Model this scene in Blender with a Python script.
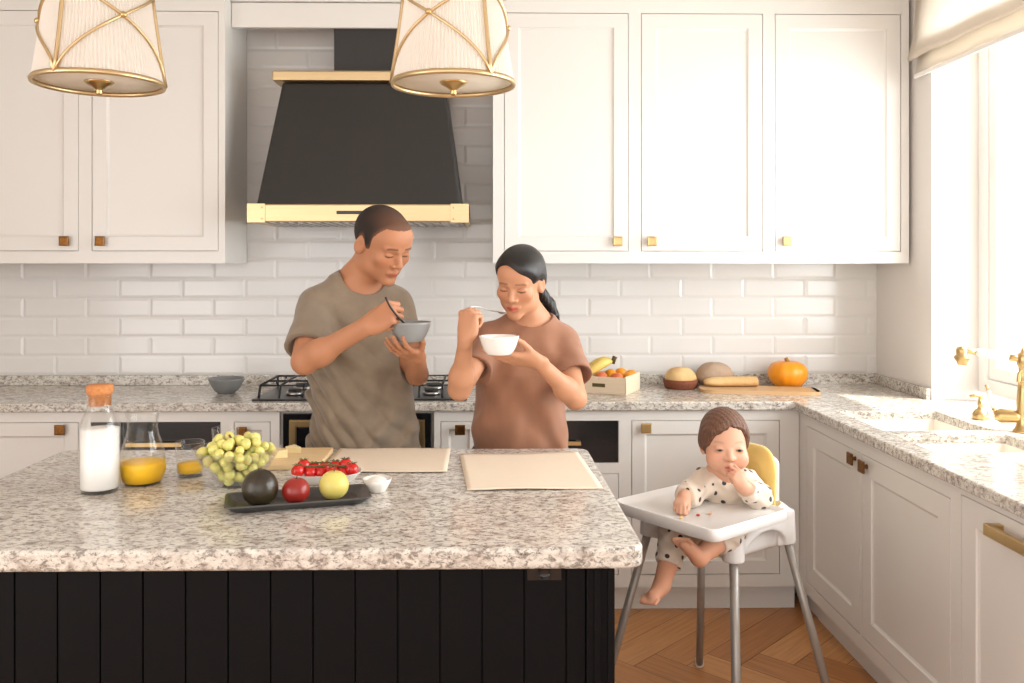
import bpy, bmesh, math, random
import numpy as np
from mathutils import Vector, Matrix

for o in list(bpy.data.objects):
    bpy.data.objects.remove(o)
SC = bpy.context.scene
COL = SC.collection
PI = math.pi
R = math.radians

# ------------------------------------------------------------ camera, sky, light, exposure
cam = bpy.data.objects.new('camera', bpy.data.cameras.new('camera'))
COL.objects.link(cam)
cam.location = (0, 0, 1.489)
cam.rotation_euler = (R(90), 0, R(-1.0))
cam.data.sensor_width = 36
cam.data.lens = 880 * 36 / 1024
cam.data.shift_x = 0.0113
cam.data.shift_y = -0.0772
cam.data.clip_start = 0.05
SC.camera = cam

world = bpy.data.worlds.new('daylight'); SC.world = world
world.use_nodes = True
wb = world.node_tree.nodes['Background']
wb.inputs['Color'].default_value = (1.0, 0.99, 0.985, 1)
wb.inputs['Strength'].default_value = 1.05

def area(name, loc, rot, sx, sy, power, color=(1, 1, 1)):
    l = bpy.data.lights.new(name, 'AREA'); l.shape = 'RECTANGLE'
    l.size, l.size_y, l.energy, l.color = sx, sy, power, color
    o = bpy.data.objects.new(name, l); COL.objects.link(o)
    o.location = loc; o.rotation_euler = rot
    return o
# daylight through the kitchen window (opening in the wall on +X)
area('window_daylight', (2.75, 2.2, 1.75), (0, R(90), 0), 1.9, 3.0, 98, (0.955, 0.98, 1.0))
# frontal daylight fill from behind the photographer, source unseen
area('room_daylight', (-0.4, -2.6, 1.9), (R(80), 0, 0), 4.5, 2.4, 22, (1.0, 0.985, 0.965))
# added fill lamp on the -X side, brightens cabinet faces under the window
area('left_fill_light', (-3.1, 0.4, 1.35), (0, R(-90), R(12)), 2.0, 3.2, 48, (1.0, 0.985, 0.975))
sun = bpy.data.lights.new('sun', 'SUN'); sun.energy = 7.0; sun.angle = R(1.5); sun.color = (1, 0.93, 0.82)
suno = bpy.data.objects.new('sun', sun); COL.objects.link(suno)
suno.rotation_euler = Vector((-1.0, 0.52, -2.6)).to_track_quat('-Z', 'Y').to_euler()

SC.view_settings.view_transform = 'Standard'
SC.view_settings.look = 'None'
SC.view_settings.gamma = 1
SC.view_settings.use_curve_mapping = False
SC.view_settings.exposure = 0.70

# ------------------------------------------------------------ materials
MATS = {}
def srgb(r, g, b):
    f = lambda c: (c / 255 / 12.92) if c / 255 <= 0.04045 else ((c / 255 + 0.055) / 1.055) ** 2.4
    return (f(r), f(g), f(b), 1)
def mat(name, col, rough=0.5, metal=0.0, bump=None, var=None, sss=0, spec=0.5, coat=0, sheen=0, coords='Object'):
    if name in MATS: return MATS[name]
    m = bpy.data.materials.new(name); m.use_nodes = True
    nt = m.node_tree; b = nt.nodes['Principled BSDF']
    b.inputs['Base Color'].default_value = col
    b.inputs['Roughness'].default_value = rough
    b.inputs['Metallic'].default_value = metal
    b.inputs['Specular IOR Level'].default_value = spec
    if coat: b.inputs['Coat Weight'].default_value = coat
    if sheen: b.inputs['Sheen Weight'].default_value = sheen
    if sss:
        b.inputs['Subsurface Weight'].default_value = sss
        b.inputs['Subsurface Radius'].default_value = (1, 0.4, 0.25)
        b.inputs['Subsurface Scale'].default_value = 0.006
    tc = nt.nodes.new('ShaderNodeTexCoord')
    mp = nt.nodes.new('ShaderNodeMapping')
    nt.links.new(tc.outputs[coords], mp.inputs[0])
    if var:      # var = (scale, amount, (sx,sy,sz), second colour)
        mp.inputs['Scale'].default_value = var[2]
        n = nt.nodes.new('ShaderNodeTexNoise'); n.inputs['Scale'].default_value = var[0]; n.inputs['Detail'].default_value = 6
        nt.links.new(mp.outputs[0], n.inputs[0])
        mx = nt.nodes.new('ShaderNodeMix'); mx.data_type = 'RGBA'
        mx.inputs[6].default_value = col; mx.inputs[7].default_value = var[3]
        rp = nt.nodes.new('ShaderNodeMapRange'); rp.inputs[1].default_value = 0.5 - 0.25; rp.inputs[2].default_value = 0.75
        rp.inputs[4].default_value = var[1]
        nt.links.new(n.outputs[0], rp.inputs[0]); nt.links.new(rp.outputs[0], mx.inputs[0])
        nt.links.new(mx.outputs[2], b.inputs['Base Color'])
    if bump:     # bump = (scale, strength, distance)
        n2 = nt.nodes.new('ShaderNodeTexNoise'); n2.inputs['Scale'].default_value = bump[0]; n2.inputs['Detail'].default_value = 4
        if var: nt.links.new(mp.outputs[0], n2.inputs[0])
        else: nt.links.new(tc.outputs[coords], n2.inputs[0])
        bp = nt.nodes.new('ShaderNodeBump'); bp.inputs['Strength'].default_value = bump[1]; bp.inputs['Distance'].default_value = bump[2]
        nt.links.new(n2.outputs[0], bp.inputs['Height']); nt.links.new(bp.outputs[0], b.inputs['Normal'])
    MATS[name] = m
    return m
def glass_mat(name, tint=(0.99, 0.993, 0.99, 1), gloss=0.42, rough=0.02, base=0.015):
    if name in MATS: return MATS[name]
    m = bpy.data.materials.new(name); m.use_nodes = True; nt = m.node_tree; nt.nodes.clear()
    out = nt.nodes.new('ShaderNodeOutputMaterial'); t = nt.nodes.new('ShaderNodeBsdfTransparent')
    g = nt.nodes.new('ShaderNodeBsdfGlossy'); mx = nt.nodes.new('ShaderNodeMixShader'); lw = nt.nodes.new('ShaderNodeLayerWeight')
    mr = nt.nodes.new('ShaderNodeMapRange')
    t.inputs[0].default_value = tint; g.inputs[0].default_value = (1, 1, 1, 1); g.inputs['Roughness'].default_value = rough
    lw.inputs[0].default_value = 0.5
    mr.inputs[3].default_value = base; mr.inputs[4].default_value = gloss
    pw = nt.nodes.new('ShaderNodeMath'); pw.operation = 'POWER'; pw.inputs[1].default_value = 2.5
    nt.links.new(lw.outputs['Facing'], pw.inputs[0]); nt.links.new(pw.outputs[0], mr.inputs[0])
    nt.links.new(mr.outputs[0], mx.inputs[0]); nt.links.new(t.outputs[0], mx.inputs[1]); nt.links.new(g.outputs[0], mx.inputs[2])
    nt.links.new(mx.outputs[0], out.inputs[0])
    MATS[name] = m
    return m
def granite():
    if 'granite' in MATS: return MATS['granite']
    m = bpy.data.materials.new('granite'); m.use_nodes = True; nt = m.node_tree; b = nt.nodes['Principled BSDF']
    L = nt.links.new; N = nt.nodes.new
    tc = N('ShaderNodeTexCoord'); mp = N('ShaderNodeMapping'); mp.inputs['Scale'].default_value = (1, 1.5, 1.5)
    mp.inputs['Rotation'].default_value = (0, 0, R(14))
    L(tc.outputs['Object'], mp.inputs[0])
    def noise(s, d, dist, rough=0.6):
        n = N('ShaderNodeTexNoise'); n.inputs['Scale'].default_value = s; n.inputs['Detail'].default_value = d
        n.inputs['Distortion'].default_value = dist; n.inputs['Roughness'].default_value = rough; L(mp.outputs[0], n.inputs[0]); return n
    def ramp(src, stops):
        r = N('ShaderNodeValToRGB'); e = r.color_ramp.elements
        e[0].position, e[0].color = stops[0]; e[1].position, e[1].color = stops[-1]
        for p, c in stops[1:-1]:
            x = e.new(p); x.color = c
        L(src, r.inputs[0]); return r
    n1 = noise(24, 6, .7, 0.68)
    r1 = ramp(n1.outputs[0], [(0.30, srgb(146, 135, 124)), (0.42, srgb(190, 181, 171)), (0.52, srgb(212, 207, 197)), (0.62, srgb(222, 217, 207)), (0.75, srgb(188, 176, 162))])
    n2 = noise(60, 6, .5, 0.7)
    r2 = ramp(n2.outputs[0], [(0.40, (1, 1, 1, 1)), (0.50, (0, 0, 0, 1))])
    mx = N('ShaderNodeMix'); mx.data_type = 'RGBA'; mx.inputs[7].default_value = srgb(104, 92, 82)
    mul = N('ShaderNodeMath'); mul.operation = 'MULTIPLY'; mul.inputs[1].default_value = 0.75
    L(r2.outputs[0], mul.inputs[0]); L(mul.outputs[0], mx.inputs[0]); L(r1.outputs[0], mx.inputs[6])
    n3 = noise(85, 5, 0.4, 0.75)
    r3 = ramp(n3.outputs[0], [(0.35, (1, 1, 1, 1)), (0.42, (0, 0, 0, 1))])
    mx2 = N('ShaderNodeMix'); mx2.data_type = 'RGBA'; mx2.inputs[7].default_value = srgb(58, 50, 45)
    mul2 = N('ShaderNodeMath'); mul2.operation = 'MULTIPLY'; mul2.inputs[1].default_value = 0.8
    L(r3.outputs[0], mul2.inputs[0]); L(mul2.outputs[0], mx2.inputs[0]); L(mx.outputs[2], mx2.inputs[6])
    L(mx2.outputs[2], b.inputs['Base Color'])
    b.inputs['Roughness'].default_value = 0.16; b.inputs['Specular IOR Level'].default_value = 0.45
    MATS['granite'] = m
    return m
def attr_mat(name, attr, rough=0.5, sss=0, bump=None, spec=0.4, grain=None):
    if name in MATS: return MATS[name]
    m = mat(name, (0.5, 0.5, 0.5, 1), rough, bump=bump, sss=sss, spec=spec)
    nt = m.node_tree; b = nt.nodes['Principled BSDF']
    a = nt.nodes.new('ShaderNodeAttribute'); a.attribute_name = attr
    if grain:
        tc = nt.nodes.new('ShaderNodeTexCoord'); 
        n = nt.nodes.new('ShaderNodeTexNoise'); n.inputs['Scale'].default_value = grain[0]; n.inputs['Detail'].default_value = 5
        nt.links.new(tc.outputs['UV'], n.inputs[0])
        mr = nt.nodes.new('ShaderNodeMapRange'); mr.inputs[3].default_value = 1 - grain[1]; mr.inputs[4].default_value = 1 + grain[1]
        nt.links.new(n.outputs[0], mr.inputs[0])
        vm = nt.nodes.new('ShaderNodeVectorMath'); vm.operation = 'SCALE'
        nt.links.new(a.outputs['Color'], vm.inputs[0]); nt.links.new(mr.outputs[0], vm.inputs['Scale'])
        nt.links.new(vm.outputs[0], b.inputs['Base Color'])
    else:
        nt.links.new(a.outputs['Color'], b.inputs['Base Color'])
    return m

CREAM = mat('cream_lacquer', srgb(223, 220, 214), 0.32, var=(1.5, 0.12, (1, 1, 1), srgb(217, 213, 206)))
WALLP = mat('warm_white_paint', srgb(226, 221, 215), 0.7)
TILE = mat('glazed_tile', srgb(221, 218, 214), 0.14, var=(5, 0.3, (1, 1, 1), srgb(213, 210, 206)))
GROUT = mat('grout', srgb(205, 200, 192), 0.9)
BRASS = mat('brass', srgb(206, 178, 126), 0.3, 1.0, var=(30, 0.4, (1, 1, 1), srgb(184, 152, 100)))
BRASS_PALE = mat('pale_brushed_brass', srgb(214, 190, 148), 0.38, 1.0, var=(20, 0.4, (0.2, 1, 8), srgb(202, 174, 128)))
BRONZE = mat('aged_bronze', srgb(142, 98, 52), 0.4, 1.0, var=(150, 0.8, (1, 1, 1), srgb(84, 52, 28)))
BLACK = mat('charcoal_metal', srgb(46, 44, 42), 0.42, var=(4, 0.3, (1, 1, 1), srgb(40, 38, 36)), spec=.4)
ISLB = mat('black_painted_wood', srgb(10, 10, 12), 0.55, var=(3, 0.4, (1, 1, 6), srgb(8, 8, 9)), spec=.13)
BLKP = mat('black_gloss', srgb(18, 18, 20), 0.18)
IRON = mat('cast_iron', srgb(30, 29, 29), 0.55, bump=(300, 0.3, 0.001))
STEEL = mat('brushed_steel', srgb(190, 188, 184), 0.3, 1.0)
WHITEP = mat('white_plastic', srgb(228, 226, 223), 0.3)
PORC = mat('white_porcelain', srgb(238, 234, 228), 0.12, coat=0.4)
GREYC = mat('grey_glazed_ceramic', srgb(140, 142, 141), 0.3)
GREYD = mat('dark_grey_ceramic', srgb(122, 123, 122), 0.25)
SINKM = mat('sink_composite', srgb(236, 230, 220), 0.3)
GLASS = glass_mat('clear_glass')
WOOD = mat('light_wood', srgb(212, 174, 128), 0.5, var=(9, 0.7, (1, 12, 12), srgb(190, 146, 98)))
WOODP = mat('pale_plywood', srgb(232, 214, 188), 0.6, var=(8, 0.6, (1, 1, 14), srgb(218, 194, 162)))
LINEN = mat('beige_linen', srgb(230, 215, 194), 0.9, bump=(900, 0.3, 0.0008), var=(60, 0.5, (1, 8, 1), srgb(220, 203, 179)))
# ------------------------------------------------------------ mesh building
class MB:
    """collects shapes for one mesh"""
    def __init__(s): s.v, s.f, s.sm = [], [], []
    def add(s, vs, fs, smooth=False, M=None):
        o = len(s.v)
        s.v += [tuple(M @ Vector(p)) if M else tuple(p) for p in vs]
        s.f += [tuple(i + o for i in f) for f in fs]
        s.sm += [smooth] * len(fs)
        return s
    def box(s, x0, x1, y0, y1, z0, z1, M=None):
        v = [(x, y, z) for x in (x0, x1) for y in (y0, y1) for z in (z0, z1)]
        return s.add(v, [(0, 1, 3, 2), (4, 6, 7, 5), (0, 4, 5, 1), (2, 3, 7, 6), (0, 2, 6, 4), (1, 5, 7, 3)], False, M)
    def lathe(s, prof, n=32, c=(0, 0, 0), M=None, smooth=True, wob=None):
        vs, fs = [], []
        k = len(prof)
        for i in range(n):
            a = 2 * PI * i / n
            for (r, z) in prof:
                w = wob(a, z) if wob else 1
                vs.append((c[0] + r * w * math.cos(a), c[1] + r * w * math.sin(a), c[2] + z))
        for i in range(n):
            j = (i + 1) % n
            for q in range(k - 1):
                fs.append((i * k + q, j * k + q, j * k + q + 1, i * k + q + 1))
        return s.add(vs, fs, smooth, M)
    def tube(s, pts, r, n=10, closed=False, M=None, cap=True, flat=1.0):
        pts = [Vector(p) for p in pts]; m = len(pts)
        rs = r if isinstance(r, (list, tuple)) else [r] * m
        vs, fs = [], []; up = Vector((0, 0, 1)); prev = None
        for i, p in enumerate(pts):
            if closed: d = pts[(i + 1) % m] - pts[i - 1]
            else: d = pts[min(i + 1, m - 1)] - pts[max(i - 1, 0)]
            d.normalize()
            if prev is None:
                a = d.cross(up)
                if a.length < 0.05: a = d.cross(Vector((1, 0, 0)))
            else:
                a = prev - d * prev.dot(d)
            a.normalize(); prev = a; b = d.cross(a)
            for k in range(n):
                t = 2 * PI * k / n
                vs.append(p + (a * math.cos(t) * flat + b * math.sin(t)) * rs[i])
        for i in range(m if closed else m - 1):
            j = (i + 1) % m
            for k in range(n):
                l = (k + 1) % n
                fs.append((i * n + k, i * n + l, j * n + l, j * n + k))
        if cap and not closed:
            fs.append(tuple(range(n))[::-1]); fs.append(tuple((m - 1) * n + k for k in range(n)))
        return s.add(vs, fs, True, M)
    def ball(s, c, r, n=16, M=None, sc=(1, 1, 1), rot=None):
        prof = [(r * math.sin(PI * i / (n // 2)), -r * math.cos(PI * i / (n // 2))) for i in range(n // 2 + 1)]
        T = Matrix.Translation(c) @ (rot if rot else Matrix.Identity(4)) @ Matrix.Diagonal((*sc, 1))
        return s.lathe(prof, n, M=(M @ T) if M else T)
    def prism(s, poly, z0, z1, M=None, smooth=False):
        n = len(poly)
        v = [(x, y, z0) for x, y in poly] + [(x, y, z1) for x, y in poly]
        f = [tuple(range(n))[::-1], tuple(range(n, 2 * n))] + [(i, (i + 1) % n, n + (i + 1) % n, n + i) for i in range(n)]
        return s.add(v, f, smooth, M)
    def build(s, name, m, parent=None, world=False, loc=None, bevel=0, seg=2, subd=0, auto=None):
        off = Vector((0, 0, 0))
        if parent is not None and world:
            p = parent
            while p is not None:
                off += Vector(p.location); p = p.parent
        if loc: off += Vector(loc)
        me = bpy.data.meshes.new(name)
        me.from_pydata([Vector(p) - off for p in s.v], [], s.f)
        bm = bmesh.new(); bm.from_mesh(me)
        bmesh.ops.remove_doubles(bm, verts=bm.verts, dist=1e-6)
        bmesh.ops.recalc_face_normals(bm, faces=bm.faces)
        bm.to_mesh(me); bm.free()
        if len(me.polygons) == len(s.sm):
            me.polygons.foreach_set('use_smooth', s.sm)
        elif any(s.sm):
            me.polygons.foreach_set('use_smooth', [True] * len(me.polygons))
        me.materials.append(m)
        o = bpy.data.objects.new(name, me); COL.objects.link(o)
        if parent is not None: o.parent = parent
        if loc: o.location = loc
        if bevel:
            b = o.modifiers.new('edge', 'BEVEL'); b.width = bevel; b.segments = seg; b.limit_method = 'ANGLE'; b.angle_limit = R(40)
        if subd:
            q = o.modifiers.new('smooth', 'SUBSURF'); q.levels = q.render_levels = subd
        if auto is not None:
            me.set_sharp_from_angle(angle=auto)
        return o
def thing(name, label, cat, loc=(0, 0, 0), rz=0, group=None):
    o = bpy.data.objects.new(name, None); COL.objects.link(o)
    o.empty_display_size = 0.05
    o.location = loc; o.rotation_euler = (0, 0, rz)
    return tag(o, label, cat, group)
def tag(o, label, cat, group=None):
    o['label'] = label; o['category'] = cat
    if group: o['group'] = group
    return o
def struct(o):
    o['kind'] = 'structure'; return o
def dup(root, loc, rz=0, label=None, rot=None, scale=None):
    r = root.copy(); COL.objects.link(r); r.location = loc
    r.rotation_euler = rot if rot else (0, 0, rz)
    if scale: r.scale = scale
    if label: r['label'] = label
    for ch in list(root.children):
        c = ch.copy(); COL.objects.link(c); c.parent = r
        for g in list(ch.children):
            d = g.copy(); COL.objects.link(d); d.parent = c
    return r
def round_poly(pts, r, seg=5):
    out = []; n = len(pts)
    rs = r if isinstance(r, (list, tuple)) else [r] * n
    for i in range(n):
        p0, p, p1 = Vector(pts[i - 1]), Vector(pts[i]), Vector(pts[(i + 1) % n])
        a = (p0 - p).normalized(); b = (p1 - p).normalized()
        A, B = p + a * rs[i], p + b * rs[i]
        for k in range(seg + 1):
            t = k / seg
            q = A * (1 - t) ** 2 + p * 2 * t * (1 - t) + B * t * t
            out.append((q.x, q.y))
    return out
def cells(x0, x1, z0, z1, holes):
    xs = sorted({x0, x1, *[h[0] for h in holes], *[h[1] for h in holes]})
    zs = sorted({z0, z1, *[h[2] for h in holes], *[h[3] for h in holes]})
    for a, b in zip(xs, xs[1:]):
        for c, d in zip(zs, zs[1:]):
            mx, mz = (a + b) / 2, (c + d) / 2
            if not any(h[0] < mx < h[1] and h[2] < mz < h[3] for h in holes):
                yield a, b, c, d
# a cabinet front lies in a local frame: x along the face, z up, -y out of the face
FB = Matrix.Translation((0, 3.72, 0))                                            # back run
FR = Matrix.Translation((1.335, 0, 0)) @ Matrix.Rotation(-PI / 2, 4, 'Z')        # run under the window: local x = -Y
FU = Matrix.Translation((0, 3.91, 0))                                            # wall cabinets
def carcass(x0, x1, z0, z1, depth, holes, F, fr=0.02, ztop=None):
    m = MB()
    for a, b, c, d in cells(x0, x1, z0, z1, holes): m.box(a, b, 0, fr, c, d, F)
    m.box(x0, x1, fr, depth, z0, ztop or z1, F)
    return m
def door_mb(x0, x1, z0, z1, F, w=0.06, th=0.019, rec=0.008, g=0.0025, y=0.0):
    m = MB(); x0 += g; x1 -= g; z0 += g; z1 -= g
    def ring(i, yy): return [(x0 + i, yy, z0 + i), (x1 - i, yy, z0 + i), (x1 - i, yy, z1 - i), (x0 + i, yy, z1 - i)]
    lv = [(0, y + th), (0, y + 0.0015), (0.0015, y), (w, y), (w + 0.003, y + rec * 0.6), (w + 0.010, y + rec)]
    vs = []
    for i, yy in lv: vs += ring(i, yy)
    fs = []
    for k in range(len(lv) - 1):
        for i in range(4):
            j = (i + 1) % 4
            fs.append((k * 4 + i, k * 4 + j, k * 4 + 4 + j, k * 4 + 4 + i))
    fs.append(tuple(range(len(vs) - 4, len(vs)))); fs.append((3, 2, 1, 0))
    return m.add(vs, fs, False, F)
def knob_mb(x, z, F, s=0.042):
    m = MB()
    T = F @ Matrix.Translation((x, 0, z)) @ Matrix.Rotation(PI / 2, 4, 'X')
    m.lathe([(0, 0), (0.009, 0), (0.007, 0.004), (0.006, 0.018)], 12, M=T)
    h = s / 2
    lv = [(h - 0.002, 0.016), (h, 0.018), (h, 0.023), (h - 0.002, 0.025), (h - 0.006, 0.0255), (h - 0.007, 0.0240)]
    vs, fs = [], []
    for r, y in lv: vs += [(x - r, -y, z - r), (x + r, -y, z - r), (x + r, -y, z + r), (x - r, -y, z + r)]
    for k in range(len(lv) - 1):
        for i in range(4): fs.append((k * 4 + i, k * 4 + (i + 1) % 4, k * 4 + 4 + (i + 1) % 4, k * 4 + 4 + i))
    fs += [(3, 2, 1, 0), tuple(range(len(vs) - 4, len(vs)))]
    return m.add(vs, fs, False, F)
def bar_handle_mb(x0, x1, z, F, h=0.018, out=0.035, t=0.012):
    m = MB()
    m.box(x0, x1, -out, -out + t, z - h / 2, z + h / 2, F)
    for x in (x0, x1 - t * 1.6): m.box(x, x + t * 1.6, -out + t * .5, 0.004, z - h / 2, z + h / 2, F)
    return m
def bez(p0, p1, p2, n=10):
    p0, p1, p2 = Vector(p0), Vector(p1), Vector(p2)
    return [p0 * (1 - t) ** 2 + p1 * 2 * t * (1 - t) + p2 * t * t for t in [i / n for i in range(n + 1)]]
def spline(pts, n=6):
    P = [Vector(p) for p in pts]; P = [P[0] * 2 - P[1]] + P + [P[-1] * 2 - P[-2]]
    out = []
    for i in range(1, len(P) - 2):
        a, b, c, d = P[i - 1:i + 3]
        for k in range(n):
            t = k / n
            out.append(0.5 * ((2 * b) + (c - a) * t + (2 * a - 5 * b + 4 * c - d) * t * t + (3 * b - a - 3 * c + d) * t ** 3))
    out.append(P[-2]); return out

# ------------------------------------------------------------ the room
def build_floor():
    L, W = 0.72, 0.14
    verts, faces, cols, uvs = [], [], [], []
    rnd = random.Random(4)
    c45 = math.cos(R(45)); 
    def plank(cx, cy, ang):
        o = len(verts); g = 0.0012
        ca, sa = math.cos(ang), math.sin(ang)
        for (u, v) in ((-L / 2 + g, -W / 2 + g), (L / 2 - g, -W / 2 + g), (L / 2 - g, W / 2 - g), (-L / 2 + g, W / 2 - g)):
            verts.append((cx + u * ca - v * sa, cy + u * sa + v * ca, 0.0))
        faces.append((o, o + 1, o + 2, o + 3))
        t = rnd.random(); a, b = srgb(166, 110, 64), srgb(198, 144, 92)
        cols.append([a[i] * (1 - t) + b[i] * t for i in range(3)] + [1])
        r0 = rnd.random() * 50
        uvs.extend([(r0, r0), (r0 + .35, r0), (r0 + .35, r0 + 1.1), (r0, r0 + 1.1)])
    # herringbone
    n = 14
    for i in range(-n, n * 3):
        for j in range(-n, n):
            # two planks per cell in a rotated frame
            bx = i * W + j * L; by = -i * W + j * L
            for k in (0, 1):
                if k == 0: u, v, a = bx + L / 2, by + W / 2, 0
                else: u, v, a = bx - W / 2, by + W - L / 2, PI / 2
                x = (u - v) * c45 + 0.35; y = (u + v) * c45 + 1.2
                if -3.6 < x < 2.6 and -2.6 < y < 4.8: plank(x, y, a + R(45))
    o = len(verts)
    verts.extend([(-3.3, -2.2, -0.004), (2.2, -2.2, -0.004), (2.2, 4.5, -0.004), (-3.3, 4.5, -0.004)])
    faces.append((o, o + 1, o + 2, o + 3)); cols.append(list(srgb(96, 62, 36))); uvs.extend([(0, 0)] * 4)
    me = bpy.data.meshes.new('floor'); me.from_pydata(verts, [], faces)
    ca = me.color_attributes.new('plank', 'FLOAT_COLOR', 'CORNER')
    ca.data.foreach_set('color', [x for c in cols for _ in range(4) for x in c])
    uv = me.uv_layers.new(name='grain'); uv.data.foreach_set('uv', [x for p in uvs for x in p])
    me.materials.append(attr_mat('oak_planks', 'plank', 0.38, grain=(9, 0.35)))
    ob = bpy.data.objects.new('floor', me); COL.objects.link(ob); struct(ob)
build_floor()
XR, YB = 1.917, 4.27
def tiles_wall():
    m = MB()
    m.box(-3.2, XR + 0.02, YB + 0.0032, YB + 0.15, 0, 2.85)
    tw, th = 0.3025, 0.0925; z0 = 0.947; b = 0.013; g = 0.0010
    for r in range(-1, 20):
        off = -1.614 if r % 2 else -1.763
        for c in range(-6, 14):
            x0, x1 = off + c * tw, off + (c + 1) * tw
            x0, x1 = max(x0, -3.2), min(x1, XR)
            if x1 - x0 < 0.03: continue
            a, d = z0 + r * th, z0 + (r + 1) * th
            v = [(x0 + g, YB + .0035, a + g), (x1 - g, YB + .0035, a + g), (x1 - g, YB + .0035, d - g), (x0 + g, YB + .0035, d - g)]
            v += [(x0 + g, YB + .0022, a + g), (x1 - g, YB + .0022, a + g), (x1 - g, YB + .0022, d - g), (x0 + g, YB + .0022, d - g)]
            v += [(x0 + b, YB, a + b), (x1 - b, YB, a + b), (x1 - b, YB, d - b), (x0 + b, YB, d - b)]
            f = [(8, 9, 10, 11)] + [(k + i, k + (i + 1) % 4, k + 4 + (i + 1) % 4, k + 4 + i) for k in (0, 4) for i in range(4)]
            m.add(v, f)
    return struct(m.build('wall_back', TILE))
tiles_wall()
WY0, WY1, WZ0, WZ1 = 0.5, 3.745, 0.9, 2.62          # window opening in the wall on +X
m = MB()
for a, b, c, d in cells(-2.2, 4.42, 0, 2.85, [(WY0, WY1, .86, WZ1)]): m.box(XR, XR + 0.32, a, b, c, d)
struct(m.build('wall_right', WALLP))
struct(MB().box(-3.35, -3.2, -2.2, 4.42, 0, 2.85).build('wall_left', WALLP))
struct(MB().box(-3.35, XR + 0.32, -2.2, 4.42, 2.85, 2.95).build('ceiling', WALLP))
# window: frame, two sashes and their panes, deep in the reveal
wx = XR + 0.20
wt = MB()
for a, b, c, d in cells(WY0 + .001, WY1 - .001, 0.935, WZ1 - .001, [(WY0 + .06, 2.08, 0.995, WZ1 - .06), (2.16, WY1 - .06, 0.995, WZ1 - .06)]):
    wt.box(wx, wx + 0.07, a, b, c, d)
win = struct(wt.build('window_1', mat('window_white', srgb(240, 238, 234), 0.35), bevel=0.004))
for (a, b) in ((WY0 + .06, 2.08), (2.16, WY1 - .06)):
    s = MB()
    for p, q, c, d in cells(a, b, 0.995, WZ1 - .06, [(a + .055, b - .055, 1.05, WZ1 - .115)]): s.box(wx + .012, wx + .058, p, q, c, d)
    so = s.build('sash', mat('window_white', None), win, bevel=0.005)
    MB().box(wx + .033, wx + .037, a + .05, b - .05, 1.045, WZ1 - .11).build('pane', GLASS, so)
hd = MB().tube([(wx + .01, 2.30, 1.55), (wx - .03, 2.30, 1.55), (wx - .03, 2.30, 1.42)], 0.008).build('window_handle', BRASS, win)
# stone sill filling the reveal behind the counter
# painted baseboard at the wall on -X and trim at the ceiling over the wall cabinets
struct(MB().box(-3.2, -3.185, -2.2, 4.25, 0, 0.1).build('baseboard_left', CREAM, bevel=0.003))

# ------------------------------------------------------------ roman blind on the window
bl = thing('roman_blind', 'beige fabric roman blind gathered up at the top of the bright window', 'blind', (1.895, 2.2, 2.3))
cloth = MB()
prof = [(1.897, 2.80), (1.893, 2.62), (1.880, 2.47), (1.862, 2.40), (1.858, 2.385), (1.868, 2.376), (1.890, 2.39), (1.903, 2.43),
        (1.905, 2.40), (1.893, 2.345), (1.888, 2.318), (1.894, 2.312), (1.904, 2.34), (1.909, 2.40)]
n = 60; vs, fs = [], []
for i in range(n + 1):
    y = 0.4 + (3.835 - 0.4) * i / n
    w = 0.004 * math.sin(i * 0.9) + 0.003 * math.sin(i * 0.37)
    for (x, z) in prof: vs.append((x + w * 0.4, y, z + w))
k = len(prof)
for i in range(n):
    for j in range(k - 1): fs.append((i * k + j, (i + 1) * k + j, (i + 1) * k + j + 1, i * k + j + 1))
cloth.add(vs, fs, True)
bm_ = mat('blind_linen', srgb(238, 230, 220), 0.9, bump=(700, 0.2, 0.0006))
nt = bm_.node_tree
tr = nt.nodes.new('ShaderNodeBsdfTranslucent'); tr.inputs[0].default_value = srgb(246, 242, 234)
ms = nt.nodes.new('ShaderNodeMixShader'); ms.inputs[0].default_value = 0.55
nt.links.new(nt.nodes['Principled BSDF'].outputs[0], ms.inputs[1]); nt.links.new(tr.outputs[0], ms.inputs[2])
nt.links.new(ms.outputs[0], nt.nodes['Material Output'].inputs[0])
c_ = cloth.build('fabric', bm_, bl, world=True)
sm = c_.modifiers.new('thick', 'SOLIDIFY'); sm.thickness = 0.0012
hem = MB()
hem.box(1.884, 1.894, 0.4, 3.835, 2.296, 2.314)
hem.build('hem_tape', mat('white_tape', srgb(240, 236, 230), 0.8), bl, world=True, bevel=0.003)
MB().box(1.885, 1.912, 0.4, 3.84, 2.79, 2.83).build('headrail', CREAM, bl, world=True, bevel=0.003)

# ------------------------------------------------------------ wall cabinets
def wall_unit(label, x0, x1, z1, doors, ff, name='wall_cabinet', z0=1.485):
    t = thing(name, label, 'cabinet', ((x0 + x1) / 2, 4.09, z0), 0, 'wall cabinets')
    holes = [(a, b, 1.538, zt) for a, b, zt, kx in doors]
    carcass(x0, x1, z0, z1, 0.355, holes, FU).build('body', CREAM, t, world=True)
    for a, b, zt, kx in doors:
        d = door_mb(a, b, 1.538, zt, FU, w=0.062, rec=0.009).build('door', CREAM, t, world=True)
        knob_mb(kx, 1.583, FU).build('knob', BRONZE if x0 < -1 else BRASS, d, world=True)
    return t
wall_unit('pair of tall cream wall cabinet doors beside the range hood, under the hanging lamp', -2.40, -1.149, 2.80,
          [(-2.347, -1.791, 2.60, -1.846), (-1.734, -1.178, 2.60, -1.690)], 0)
wall_unit('tall cream double door wall cabinet over the woman, between hood and single door cabinet', 0.035, 1.268, 2.80,
          [(0.084, 0.639, 2.60, 0.588), (0.695, 1.241, 2.60, 0.740)], 0)
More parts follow.
